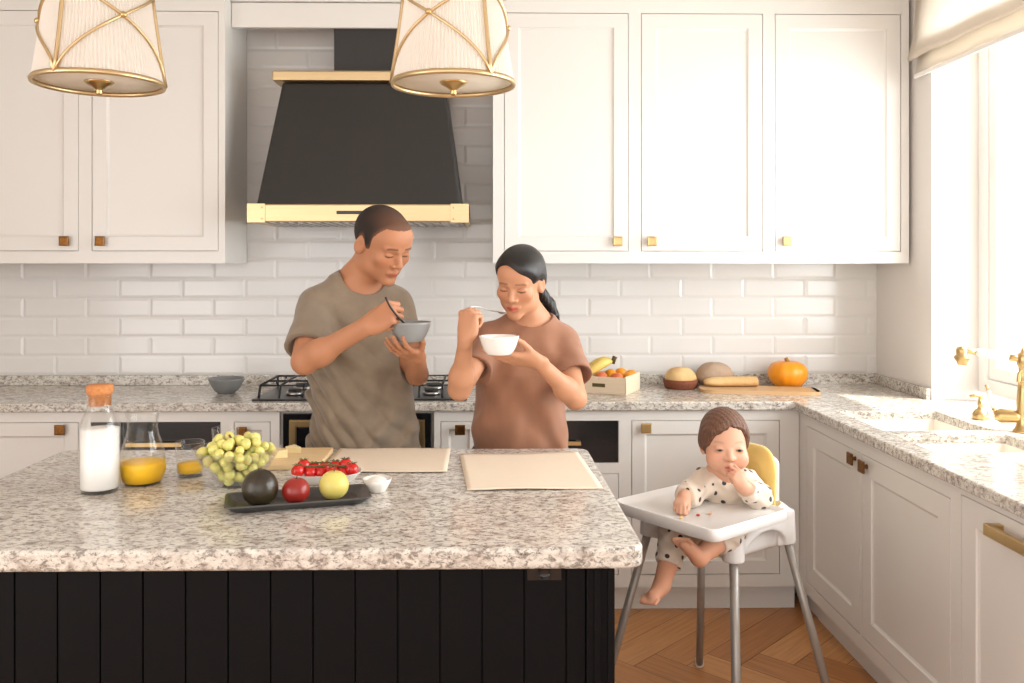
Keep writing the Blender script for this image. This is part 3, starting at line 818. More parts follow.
for i in range(5):
    kx = -.16 + i * .08
    MB().lathe([(0, .008), (.017, .008), (.016, .026), (.012, .028), (0, .028)], 16, c=(kx, -.188, 0)).build('control_knob', BRASS, ck)
# crate with fruit
CA = R(-26)
CR = (.622 - (.127 * math.cos(CA) + .11 * math.sin(CA)), 3.872 - (.127 * math.sin(CA) - .11 * math.cos(CA)), .9)
cr = thing('fruit_crate', 'open pale wood crate of fruit on the counter beside the woman', 'crate', CR, CA)
b = MB(); w, d, hh, th = .127, .110, .078, .008
b.box(-w, w, -d, -d + th, .006, hh); b.box(-w, w, d - th, d, .006, hh)
b.box(w - th, w, -d, d, .003, hh + .004); b.box(-w, -w + th, -d, d, .003, hh + .004); b.box(-w, w, -d, d, 0, .006)
b.build('box', WOODP, cr, bevel=.002)
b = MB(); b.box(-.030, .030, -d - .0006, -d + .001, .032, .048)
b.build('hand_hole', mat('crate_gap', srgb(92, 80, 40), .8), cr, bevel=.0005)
def cpt(x, y, z):
    c, s = math.cos(CA), math.sin(CA); return (CR[0] + x * c - y * s, CR[1] + x * s + y * c, CR[2] + z)
orm = mat('orange_peel', srgb(236, 158, 34), .4, bump=(400, .3, .001), var=(20, .5, (1, 1, 1), srgb(222, 132, 20)))
rdm = mat('red_peach', srgb(196, 74, 52), .45, var=(14, .9, (1, 1, 1), srgb(222, 148, 82)))
for i, (x, y, z, lab) in enumerate(((.580, 4.060, .972, 'orange at the back corner of the crate nearest the bread'), (.632, 4.080, .975, 'orange between bananas and the other oranges in the crate'),
                                    (.676, 4.062, .968, 'orange at the near edge of the crate beside the peaches'), (.655, 4.012, .964, 'orange nearest the short end of the crate, lowest of the oranges'))):
    fruit('orange', lab, 'orange', (x, y, z - .028), .0285, orm, sz=.95, dim=.04, stem=False, group='oranges in the crate')
for i, (x, y, z, lab) in enumerate(((.522, 3.955, .970, 'red and yellow peach at the front of the crate, closer to the woman'), (.588, 3.925, .970, 'dark red peach at the front corner of the crate'))):
    fruit('peach', lab, 'peach', (x, y, z - .030), .031, rdm, dim=.14, stem=False, group='peaches in the crate')
bam = mat('banana_peel', srgb(236, 206, 116), .45, var=(9, .5, (1, 1, 1), srgb(226, 190, 78)))
bt = thing('banana_bunch', 'bunch of yellow bananas with dark stem leaning up in the crate', 'bananas', (.553, 4.000, .937), R(-14))
crown = Vector((.028, .02, .098))
for i, (ex, ey, ez) in enumerate(((-.105, -.040, .016), (-.118, -.012, .022), (-.118, .018, .028), (-.104, .050, .030))):
    e = Vector((ex, ey, ez)); mid = (crown + e) / 2 + Vector((.006, (i - 1.5) * .012, .040))
    pts = bez(crown, mid + (mid - (crown + e) / 2) * .3, e, 12)
    rs = [.0070, .0095, .015, .0195, .0215, .0225, .0225, .0225, .0215, .019, .014, .008, .0045]
    bo = MB().tube(pts, rs, 7).build('banana', bam, bt)
MB().tube([crown + Vector((-.004, 0, -.006)), crown + Vector((.004, 0, .012)), crown + Vector((.009, 0, .024))], [.013, .010, .0115], 8).build('stem', mat('banana_stem', srgb(92, 70, 36), .8), bt)
# bread basket and loaves
wick = mat('brown_wicker', srgb(142, 78, 48), .7, bump=(140, .8, .004), var=(70, .9, (1, 1, 3), srgb(104, 54, 32)))
t = tag(MB().lathe([(0, 0), (.080, 0), (.086, .004), (.094, .030), (.096, .046), (.092, .048), (.088, .030), (.080, .008), (0, .006)], 48, wob=lambda a, z: 1 + .012 * math.sin(40 * a) * math.sin(z * 400)).build('bread_basket', wick), 'round brown wicker basket with a bun in it', 'basket')
t.location = (.918, 4.115, .9); t.scale = (.86, .86, .9)
crust = mat('pale_crust', srgb(224, 194, 140), .75, bump=(60, .5, .004), var=(12, .9, (1, 1, 1), srgb(198, 150, 92)))
crust2 = mat('floury_crust', srgb(186, 164, 142), .85, bump=(45, .8, .006), var=(10, .9, (1, 1, 1), srgb(160, 126, 98)))
def loaf(name, label, loc, rx_, ry_, rz_, m, rz=0, slash=0, sq=2.3):
    n, k = 28, 14; vs, fs = [], []
    for i in range(k + 1):
        a = -PI / 2 + PI * i / k
        for j in range(n):
            b_ = 2 * PI * j / n
            ca, sa = math.cos(a), math.sin(a)
            cx_ = math.copysign(abs(math.cos(b_)) ** (2 / sq), math.cos(b_)); cy_ = math.copysign(abs(math.sin(b_)) ** (2 / sq), math.sin(b_))
            z = sa * (1 if sa > 0 else .55)
            q = 1 + slash * .07 * math.sin(6 * cx_ + 3 * cy_) * max(0, sa) * ca
            vs.append((rx_ * cx_ * ca ** .8 if ca > 1e-6 else 0, ry_ * cy_ * ca ** .8 if ca > 1e-6 else 0, rz_ * z * q + rz_ * .55))
    for i in range(k):
        for j in range(n): fs.append((i * n + j, i * n + (j + 1) % n, (i + 1) * n + (j + 1) % n, (i + 1) * n + j))
    o = MB().add(vs, fs, True).build(name, m)
    o.location = loc; o.rotation_euler = (0, 0, rz)
    return tag(o, label, 'bread')
loaf('bread_bun', 'pale golden bread bun sitting in the wicker basket', (.918, 4.115, .912), .073, .066, .056, crust, R(10), 1)
loaf('round_loaf', 'rustic floury round loaf behind the basket and the cut loaf', (1.092, 4.165, .9), .090, .070, .074, crust2, 0, 1)
# cut baguette piece
t = thing('cut_baguette', 'long pale loaf with one end cut straight, lying on the paddle board', 'bread', (1.135, 4.055, .9155), R(2))
vs, fs = [], []; n = 22; st = [(-.125, .10), (-.121, .45), (-.11, .68), (-.085, .88), (-.04, .98), (.03, 1), (.09, 1), (.122, .98)]
for (x, q) in st:
    for j in range(n):
        a = 2 * PI * j / n; y = math.cos(a) * .036 * q; z = math.sin(a) * .026 * q
        z = z if z > 0 else z * .75
        vs.append((x, y, .0195 + z))
for i in range(len(st) - 1):
    for j in range(n): fs.append((i * n + j, i * n + (j + 1) % n, (i + 1) * n + (j + 1) % n, (i + 1) * n + j))
fs.append(tuple(range(n))[::-1])
MB().add(vs, fs, True).build('crust', crust, t)
MB().add([(x + .0005, y * .98, z) for x, y, z in vs[-n:]] , [tuple(range(n))]).build('crumb', mat('bread_crumb', srgb(244, 228, 190), .9, bump=(200, .8, .002)), t)
# paddle board
pb = thing('paddle_board', 'long light wood board with rounded end under the cut loaf', 'board', (1.245, 3.985, .9), R(-9))
MB().prism(round_poly([(-.265, -.085), (.235, -.085), (.265, -.05), (.265, .05), (.235, .085), (-.265, .085)], [.07, .03, .03, .03, .03, .07], 6), 0, .0152).build('board', WOOD, pb, bevel=.006, seg=3)
# pumpkin
pk = thing('pumpkin', 'orange pumpkin with shallow ribs standing on the counter near the corner', 'pumpkin', (1.430, 4.135, .9))
pkm = mat('pumpkin_skin', srgb(240, 158, 28), .35, var=(7, .7, (1, 1, 1), srgb(226, 128, 18)), bump=(40, .2, .003))
prof = [(.012, .008), (.035, .0), (.06, .006), (.082, .030), (.092, .060), (.089, .088), (.072, .110), (.045, .121), (.020, .122), (0.004, .117)]
MB().lathe(prof, 60, wob=lambda a, z: 1 - .035 * abs(math.cos(5 * a)) ** 5).build('skin', pkm, pk)
MB().tube([(0, 0, .112), (-.002, 0, .126), (-.008, .002, .138)], [.013, .009, .010], 8).build('stem', mat('pumpkin_stem', srgb(176, 128, 66), .8), pk)

# ------------------------------------------------------------ sink fittings
fc = thing('kitchen_faucet', 'brass kitchen faucet with white porcelain spout sleeve beside the window', 'faucet', (1.868, 3.020, .9), R(-18))
MB().lathe([(0, 0), (.034, 0), (.034, .006), (.028, .012), (.022, .030), (.021, .060), (.023, .10), (.019, .15), (.017, .17), (.021, .176), (.017, .182), (.016, .225), (.021, .235), (.022, .262), (.018, .272), (.010, .278), (.006, .292), (0, .294)], 28).build('post', BRASS, fc)
sp = MB().tube([(0, 0, .254), (-.05, .008, .258)], [.013, .011], 14)
sp = sp.build('spout', BRASS, fc)
MB().tube([(-.140, .024, .272), (-.172, .029, .276), (-.182, .031, .271)], [.011, .010, .012], 14).build('spout_end', BRASS, sp)
MB().tube([(-.045, .0075, .2575), (-.062, .010, .260), (-.126, .021, .270), (-.144, .0245, .2722)], [.0125, .0145, .0140, .0120], 16).build('porcelain_sleeve', PORC, sp)
MB().lathe([(0, .030), (.016, .028), (.020, .015), (.019, .000), (.026, -.006), (.026, -.012), (.017, -.026), (.015, -.036), (0, -.036)], 24, c=(-.187, .032, .260)).build('spray_head', BRASS, sp)
lv_ = MB().tube([(0, 0, .052), (-.030, .008, .052), (-.066, .018, .052), (-.086, .022, .052)], [.018, .022, .026, .016], 16)
lv_ = lv_.build('valve', BRASS, fc)
ha = MB().tube([(-.082, .021, .056), (-.090, .023, .078)], [.007, .006], 10)
ha = ha.build('lever', BRASS, lv_)
MB().tube([(-.104, .027, .135), (-.108, .028, .150), (-.113, .029, .156)], [.006, .005, .004], 10).build('lever_tip', BRASS, lv_)
MB().tube([(-.089, .0228, .076), (-.098, .0255, .108), (-.105, .027, .138)], [.008, .0105, .007], 12).build('porcelain_grip', PORC, lv_)
ft = thing('filter_tap', 'thin brass hook spout tap just in front of the big faucet', 'tap', (1.845, 2.905, .9))
MB().lathe([(0, 0), (.022, 0), (.022, .005), (.014, .012), (.012, .05), (0, .052)], 20).build('base', BRASS, ft)
MB().tube([(0, 0, .05), (0, 0, .19)] + spline([(0, 0, .20), (-.012, .002, .226), (-.036, .006, .236), (-.055, .009, .222), (-.060, .010, .188)], 5), .0062, 12).build('hook_spout', BRASS, ft)
sd = thing('soap_dispenser', 'small round brass soap dispenser on the counter next to the faucet', 'dispenser', (1.862, 3.275, .9))
MB().lathe([(0, 0), (.027, 0), (.029, .006), (.028, .022), (.020, .034), (.011, .040), (.010, .052), (.013, .056), (.010, .060), (.008, .074), (0, .074)], 28).build('body', BRASS, sd)
MB().tube([(0, 0, .072), (0, 0, .088)], .008, 12).tube([(.006, 0, .086), (-.020, 0, .090), (-.040, 0, .086)], [.008, .006, .005], 10).build('pump_head', BRASS, sd)

# ------------------------------------------------------------ pendant lamps
shade_m = mat('pleated_silk', srgb(247, 243, 237), .85)
nt = shade_m.node_tree
tr = nt.nodes.new('ShaderNodeBsdfTranslucent'); tr.inputs[0].default_value = srgb(250, 246, 238)
ms = nt.nodes.new('ShaderNodeMixShader'); ms.inputs[0].default_value = .5
nt.links.new(nt.nodes['Principled BSDF'].outputs[0], ms.inputs[1]); nt.links.new(tr.outputs[0], ms.inputs[2])
nt.links.new(ms.outputs[0], nt.nodes['Material Output'].inputs[0])
diffm = mat('frosted_diffuser', srgb(244, 238, 226), .5)
nt = diffm.node_tree
tr = nt.nodes.new('ShaderNodeBsdfTranslucent'); tr.inputs[0].default_value = srgb(250, 246, 238)
ms = nt.nodes.new('ShaderNodeMixShader'); ms.inputs[0].default_value = .5
nt.links.new(nt.nodes['Principled BSDF'].outputs[0], ms.inputs[1]); nt.links.new(tr.outputs[0], ms.inputs[2])
nt.links.new(ms.outputs[0], nt.nodes['Material Output'].inputs[0])
def lamp(label, loc, az, tilt):
    t = thing('pendant_lamp', label, 'lamp', loc, az, 'pendant lamps'); 
    RB, RT, H = .156, .124, .232
    rad = lambda z: RT + (RB - RT) * max(0, 1 - z / H) ** 1.15
    prof = [(rad(H * i / 14), H * i / 14) for i in range(15)]
    n = 200; vs = []; fs = []
    for i in range(n):
        a = 2 * PI * i / n; w = .0016 * (1 if i % 2 else -1)
        for r, z in prof: vs.append(((r + w) * math.cos(a), (r + w) * math.sin(a), z))
    for i in range(n):
        for k in range(14): fs.append((i * 15 + k, ((i + 1) % n) * 15 + k, ((i + 1) % n) * 15 + k + 1, i * 15 + k + 1))
    MB().add(vs, fs).build('shade', shade_m, t)
    def band(z, h_): 
        r0, r1 = rad(z) + .003, rad(z + h_) + .003
        return [(r0 - .006, z - .001), (r0 + .001, z - .001), (r0 + .003, z + h_ * .5), (r1 + .001, z + h_ + .001), (r1 - .006, z + h_ + .001), (r0 - .006, z - .001)]
    MB().lathe(band(-.004, .011), 72).build('bottom_ring', BRASS_PALE, t)
    MB().lathe(band(H - .008, .011), 72).build('top_ring', BRASS_PALE, t)
    for k in range(3):
        a = k * 2 * PI / 3
        MB().tube([((rad(H * i / 8) + .004) * math.cos(a), (rad(H * i / 8) + .004) * math.sin(a), H * i / 8) for i in range(9)], .0052, 8).build('strap', BRASS_PALE, t)
        for sgn in (1, -1):
            pts = []
            for i in range(21):
                u = i / 20; aa = a + sgn * u * 2 * PI / 3
                z = H * (u ** .62 if True else u)
                pts.append(((rad(z) + .005) * math.cos(aa), (rad(z) + .005) * math.sin(aa), z))
            MB().tube(pts, .0040, 8).build('arc_band', BRASS_PALE, t)
        aa = a + PI / 3; z = H * .5 ** .62
        MB().ball(((rad(z) + .009) * math.cos(aa), (rad(z) + .009) * math.sin(aa), z), .0085, 12).build('crossing_knob', BRASS, t)
        MB().ball(((rad(H) + .010) * math.cos(aa), (rad(H) + .010) * math.sin(aa), H - .002), .0075, 12).build('rim_knob', BRASS, t)
    MB().lathe([(0, .006), (rad(.006) - .003, .006), (rad(.006) - .003, .009), (0, .009)], 72).build('diffuser', diffm, t)
    MB().lathe([(0, -.030), (.006, -.029), (.0085, -.023), (.007, -.018), (.010, -.014), (.018, -.008), (.030, -.002), (.036, .004), (.036, .007), (0, .0075)], 28).build('finial', BRASS, t)
    MB().lathe([(0, H - .002), (.02, H - .002), (.02, H + .03), (.006, H + .04), (.006, 2.80 - loc[2]), (0, 2.80 - loc[2])], 16).build('stem', BRASS, t)
    sp_ = MB()
    for k in range(3):
        a = k * 2 * PI / 3; sp_.tube([(0, 0, H + .004), (rad(H) * math.cos(a), rad(H) * math.sin(a), H - .002)], .004, 8)
    sp_.build('spider', BRASS, t)
    MB().lathe([(0, 2.80 - loc[2]), (.05, 2.805 - loc[2]), (.065, 2.835 - loc[2]), (.065, 2.849 - loc[2]), (0, 2.849 - loc[2])], 28).build('ceiling_rose', BRASS, t)
    return t
lamp('white pleated pendant lamp with crossed brass bands over the milk bottle', (-.992, 2.28, 1.948), R(-90 - 14), 0)
lamp('white pleated pendant lamp with crossed brass bands in front of the range hood', (-.082, 2.28, 1.950), R(-90 + 37), 0)

# ------------------------------------------------------------ smooth bodies: distance fields turned into one continuous mesh
f32 = np.float32
class Frame:
    def __init__(s, t=(0, 0, 0), Rm=None, sc=1.0):
        s.t = np.array(t, float); s.R = np.eye(3) if Rm is None else np.array(Rm, float); s.s = sc
    def p(s, v): return s.t + s.R @ (np.array(v, float) * s.s)
    def inv(s, P): return ((P - s.t.astype(f32)) @ s.R.astype(f32)) / f32(s.s)
def rotm(yaw=0, pitch=0, roll=0):
    return np.array(Matrix.Rotation(R(yaw), 3, 'Z') @ Matrix.Rotation(R(pitch), 3, 'X') @ Matrix.Rotation(R(roll), 3, 'Y'))
class Body:
    """list of smooth-joined shapes"""
    def __init__(s): s.pr = []
    def cap(s, a, b, ra, rb, k=.01, op=1, F=None, flat=None):
        if F: a, b, ra, rb = F.p(a), F.p(b), ra * F.s, rb * F.s; k *= F.s
        a, b = np.array(a, float), np.array(b, float)
        fl = None
        if flat: # (direction, ratio): squash along direction
            d = np.array(flat[0], float); d = F.R @ d if F else d
            fl = ((d / np.linalg.norm(d)).astype(f32), f32(flat[1]))
        c = (a + b) / 2; r = np.linalg.norm(a - b) / 2 + max(ra, rb)
        s.pr.append(('cap', a.astype(f32), (b - a).astype(f32), f32(max(1e-9, ((b - a) ** 2).sum())), f32(ra), f32(rb), fl, c, r, k, op)); return s
    def chain(s, pts, rs, k=.01, F=None, flat=None):
        for i in range(len(pts) - 1): s.cap(pts[i], pts[i + 1], rs[i], rs[i + 1], k, 1, F, flat)
        return s
    def ell(s, c, rad, k=.01, op=1, F=None, rot=None):
        Rm = np.eye(3) if rot is None else rot
        rad = np.array(rad, float); c = np.array(c, float)
        if F: c = F.p(c); Rm = F.R @ Rm; rad = rad * F.s; k *= F.s
        s.pr.append(('ell', c.astype(f32), Rm.astype(f32), rad.astype(f32), None, None, None, c, rad.max(), k, op)); return s
    def loft(s, rows, yaw, k=.02, op=1, n=2.3):
        rows = sorted(rows); A = np.array(rows, float).T          # z, cx, cy, a, b
        c = np.array([A[1].mean(), A[2].mean(), (A[0][0] + A[0][-1]) / 2]); r = (A[0][-1] - A[0][0]) / 2 + A[3].max() * 1.3
        s.pr.append(('loft', A, R(yaw), n, None, None, None, c, r, k, op)); return s
    def ev(s, P, c=None, rad=None):
        d = None
        P = P.astype(f32)
        for q in s.pr:
            if c is not None and np.linalg.norm(q[7] - c) - q[8] - rad > .035: continue
            if q[0] == 'cap':
                _, a, ba, l2, ra, rb, fl = q[:7]
                pa = P - a
                if fl is not None:
                    e = pa @ fl[0]; be = f32(ba @ fl[0])
                    t = np.clip((pa @ ba) / l2, 0, 1)
                    v = pa - t[:, None] * ba
                    e = v @ fl[0]
                    v = v + ((1 / fl[1] - 1) * e)[:, None] * fl[0]
                    x = (np.sqrt((v * v).sum(1)) - (ra + (rb - ra) * t)) * (fl[1] if fl[1] < 1 else 1)
                else:
                    t = np.clip((pa @ ba) / l2, 0, 1); v = pa - t[:, None] * ba
                    x = np.sqrt((v * v).sum(1)) - (ra + (rb - ra) * t)
            elif q[0] == 'ell':
                l = (P - q[1]) @ q[2]
                k0 = np.sqrt(((l / q[3]) ** 2).sum(1)); k1 = np.sqrt(((l / q[3] ** 2) ** 2).sum(1)) + 1e-9
                x = k0 * (k0 - 1) / k1
            else:
                A, yaw, n = q[1], q[2], q[3]; z = P[:, 2]
                cx_, cy_, a, b = [np.interp(z, A[0], A[i]) for i in (1, 2, 3, 4)]
                dx, dy = P[:, 0] - cx_, P[:, 1] - cy_
                u = (dx * math.cos(yaw) + dy * math.sin(yaw)) / a; v = (-dx * math.sin(yaw) + dy * math.cos(yaw)) / b
                x = ((np.abs(u) ** n + np.abs(v) ** n) ** (1 / n) - 1) * np.minimum(a, b)
                x = np.maximum(x, np.maximum(z - A[0][-1], A[0][0] - z)).astype(f32)
            k, op = f32(q[9]), q[10]
            if d is None:
                d = x if op > 0 else np.full(len(P), 1, f32); continue
            if op > 0:
                h = np.maximum(k - np.abs(d - x), 0) / k
                d = np.minimum(d, x) - h * h * k * f32(.25)
            else:
                h = np.maximum(k - np.abs(d + x), 0) / k
                d = np.maximum(d, -x) + h * h * k * f32(.25)
        return d if d is not None else np.full(len(P), 1, f32)
def iso_mesh(fn, lo, hi, h):
    """surface nets over the blocks that the surface passes through"""
    B = 16; lo = np.array(lo, float); nb = np.ceil((np.array(hi) - lo) / (h * B)).astype(int)
    N = nb * B + 1
    D = np.ones(N, f32)
    rad = h * B * .5 * math.sqrt(3)
    g = np.stack(np.meshgrid(*[np.arange(B + 1)] * 3, indexing='ij'), -1).reshape(-1, 3)
    for i in range(nb[0]):
        for j in range(nb[1]):
            for k in range(nb[2]):
                o = np.array([i, j, k]) * B
                c = lo + (o + B / 2) * h
                dc = float(fn(c[None, :].astype(f32), c, rad + .03)[0])
                sl = (slice(o[0], o[0] + B + 1), slice(o[1], o[1] + B + 1), slice(o[2], o[2] + B + 1))
                if dc > rad * 1.6 + .012: continue
                if dc < -(rad * 2.2 + .02): D[sl] = -1; continue
                P = (lo + (g + o) * h).astype(f32)
                D[sl] = fn(P, c, rad).reshape(B + 1, B + 1, B + 1)
    S = D < 0
    cs = [(a, b, c) for a in (0, 1) for b in (0, 1) for c in (0, 1)]
    sh = tuple(n - 1 for n in N)
    cnt = np.zeros(sh, np.int8)
    for a, b, c in cs: cnt += S[a:a + sh[0], b:b + sh[1], c:c + sh[2]]
    act = (cnt > 0) & (cnt < 8)
    idx = np.argwhere(act)
    ids = np.full(sh, -1, np.int32); ids[act] = np.arange(len(idx))
    val = np.stack([D[idx[:, 0] + a, idx[:, 1] + b, idx[:, 2] + c] for a, b, c in cs], 1)
    off = np.array(cs, f32)
    acc = np.zeros((len(idx), 3), f32); num = np.zeros(len(idx), f32)
    for p in range(8):
        for q in range(p + 1, 8):
            if abs(off[p] - off[q]).sum() != 1: continue
            m = (val[:, p] < 0) != (val[:, q] < 0)
            t = np.where(m, val[:, p] / (val[:, p] - val[:, q] + 1e-12), 0)
            acc += np.where(m[:, None], off[p] + (off[q] - off[p]) * t[:, None], 0); num += m
    V = lo + (idx + acc / num[:, None]) * h
    F = []
    for ax in range(3):
        u, v = (ax + 1) % 3, (ax + 2) % 3
        s0 = [slice(1, n - 1) for n in N]; s1 = list(s0)
        s0[ax] = slice(0, N[ax] - 1); s1[ax] = slice(1, N[ax])
        d = S[tuple(s0)].astype(np.int8) - S[tuple(s1)]
        e = np.argwhere(d != 0); sg = d[tuple(e.T)]
        for q in (u, v): e[:, q] += 1
        def cell(du, dv):
            c = e.copy(); c[:, u] -= du; c[:, v] -= dv
            return ids[tuple(c.T)]
        quad = np.stack([cell(1, 1), cell(0, 1), cell(0, 0), cell(1, 0)], 1)
        quad[sg < 0] = quad[sg < 0][:, ::-1]
        F.append(quad)
    F = np.concatenate(F); F = F[(F >= 0).all(1)]
    return V, F
def iso_obj(name, fn, lo, hi, h, m, parent=None, origin=(0, 0, 0), color=None, keep_largest=True):
    V, F = iso_mesh(fn, lo, hi, h)
    me = bpy.data.meshes.new(name)
    W = V - np.array(origin)
    me.vertices.add(len(W)); me.vertices.foreach_set('co', W.astype(f32).ravel())
    me.loops.add(F.size); me.loops.foreach_set('vertex_index', F.astype(np.int32).ravel())
    me.polygons.add(len(F)); me.polygons.foreach_set('loop_start', np.arange(0, F.size, 4, dtype=np.int32))
    me.polygons.foreach_set('use_smooth', np.ones(len(F), bool))
    me.update(calc_edges=True); me.validate()
    if color is not None:
        ca = me.color_attributes.new('skin', 'FLOAT_COLOR', 'POINT')
        ca.data.foreach_set('color', color(V.astype(f32)).astype(f32).ravel())
    me.materials.append(m)
    o = bpy.data.objects.new(name, me); COL.objects.link(o)
    if parent is not None: o.parent = parent
    else: o.location = origin
    return o

def head(B, F, baby=False, female=False):
    """face towards -y, x to the viewer's side when looking at it, origin between the ears"""
    if baby:
        B.ell((0, .012, .026), (.067, .083, .072), .02, F=F)
        B.ell((0, -.028, -.030), (.056, .055, .060), .03, F=F)
        for s in (-1, 1):
            B.ell((s * .036, -.050, -.042), (.026, .028, .026), .02, F=F)
        B.ell((0, -.066, -.079), (.018, .016, .013), .02, F=F)
        B.cap((0, -.081, -.012), (0, -.091, -.030), .005, .009, .012, F=F)
        for s in (-1, 1): B.ell((s * .009, -.084, -.032), (.008, .007, .006), .006, F=F)
        for s in (-1, 1):
            B.ell((s * .029, -.091, -.008), (.016, .010, .008), .010, -1, F=F)
            B.ell((s * .029, -.069, -.008), (.015, .0115, .010), .004, F=F)
        B.cap((-.013, -.078, -.055), (0, -.084, -.053), .0045, .0055, .006, F=F); B.cap((.013, -.078, -.055), (0, -.084, -.053), .0045, .0055, .006, F=F)
        B.cap((-.010, -.077, -.063), (.010, -.077, -.063), .0050, .0050, .006, F=F)
        for s in (-1, 1):
            B.ell((s * .061, .012, -.018), (.009, .017, .026), .006, F=F, rot=rotm(s * -22, 0, 0))
        return
    w = .94 if female else 1.0
    B.ell((0, .018, .030), (.077 * w, .097, .082), .02, F=F)
    B.ell((0, -.028, -.040), (.060 * w, .060, .072), .03, F=F)
    B.ell((0, -.045, .040), (.063 * w, .046, .050), .025, F=F)
    for s in (-1, 1):
        B.ell((s * .044 * w, -.006, -.062), (.018, .030, .026), .03, F=F)
        B.ell((s * .041 * w, -.058, -.022), (.023, .020, .020), .02, F=F)
        B.cap((s * .012, -.084, .016), (s * .044 * w, -.074, .018), .007, .006, .012, F=F)
    B.ell((0, -.068, -.098), (.022 * w, .018, .016), .025, F=F)
    B.cap((0, -.084, .008), (0, -.103, -.030), .0065, .0100, .012, F=F)
    for s in (-1, 1): B.ell((s * .0125, -.092, -.034), (.0095, .0095, .0075), .006, F=F)
    for s in (-1, 1):
        B.ell((s * .031, -.096, .000), (.018, .013, .010), .010, -1, F=F)
        B.ell((s * .031, -.0725, -.001), (.0155, .0115, .0105), .004, F=F)
    for s in (-1, 1): B.cap((s * .021, -.080, -.0600), (0, -.0905, -.0575), .0045, .0062, .006, F=F)
    for s in (-1, 1): B.cap((s * .019, -.080, -.0645), (0, -.0875, -.0690), .0045, .0072, .006, F=F)
    B.ell((0, -.089, -.080), (.022, .006, .006), .008, -1, F=F)
    for s in (-1, 1):
        B.ell((s * .077 * w, .014, -.008), (.0085, .019, .031), .008, F=F, rot=rotm(s * -24, 8, 0))
        B.ell((s * .086 * w, .010, -.006), (.006, .010, .018), .006, -1, F=F, rot=rotm(s * -24, 8, 0))
FING = {'x': (.029, .0095, -.0105, -.0295), 'y': (.090, .094, .090, .081), 'l': ((.043, .026, .020), (.047, .030, .021), (.044, .028, .021), (.034, .021, .018)), 'r': (.0090, .0093, .0088, .0078)}
def hand(B, wrist, ydir, dorsal, side, curls, thumb, sc=1.0, fat=1.0, spread=1.0, splay=(.10, .02, -.05, -.13)):
    y = Vector(ydir).normalized(); z = Vector(dorsal); z = (z - y * z.dot(y)).normalized(); x = y.cross(z)
    F = Frame(wrist, np.array([[x[i], y[i], z[i]] for i in range(3)]), sc)
    f = fat
    B.cap((0, -.012, 0), (0, .018, 0), .024 * f, .024 * f, .012, F=F, flat=((0, 0, 1), .72))
    for i in range(4):
        kx = side * FING['x'][i] * spread
        B.cap((kx * .62, .010, -.001), (kx, FING['y'][i] - .004, 0), .0125 * f, .0105 * f, .014, F=F)
    B.ell((0, .052, -.005), (.034 * f, .044, .0125 * f), .010, F=F)
    B.ell((side * .026, .034, -.010), (.016 * f, .030, .0135 * f), .012, F=F)
    B.ell((-side * .028, .036, -.008), (.012 * f, .032, .012 * f), .012, F=F)
    tips = []
    for i in range(4):
        p = np.array([side * FING['x'][i] * spread, FING['y'][i], 0.0]); a = 0; r = FING['r'][i] * f
        for q in range(3):
            a += R(curls[i][q]); sp = side * splay[i] * (1 if a < 1.2 else .3)
            d = np.array([sp, math.cos(a), -math.sin(a)]); d /= np.linalg.norm(d)
            e = p + d * FING['l'][i][q]
            B.cap(p, e, r * (1 - .08 * q), r * (1 - .08 * (q + 1)), .0035 if q else .007, F=F); p = e
        tips.append(F.p(p))
    tp = [(side * a, b, c) for a, b, c in thumb]
    tr = (.0125 * f, .0110 * f, .0100 * f, .0082 * f)
    for q in range(3): B.cap(tp[q], tp[q + 1], tr[q], tr[q + 1], .010 if q == 0 else .004, F=F)
    return F, tips
OPEN_T = [(.022, .020, -.008), (.046, .052, -.012), (.058, .082, -.014), (.064, .107, -.016)]
GRIP_T = [(.022, .020, -.010), (.040, .050, -.026), (.040, .078, -.040), (.024, .098, -.046)]
def mixc(c, m, col):
    return c * (1 - m[:, None]) + np.array(col[:3], f32)[None, :] * m[:, None]
def ssm(x, a, b):
    t = np.clip((x - a) / (b - a), 0, 1); return t * t * (3 - 2 * t)
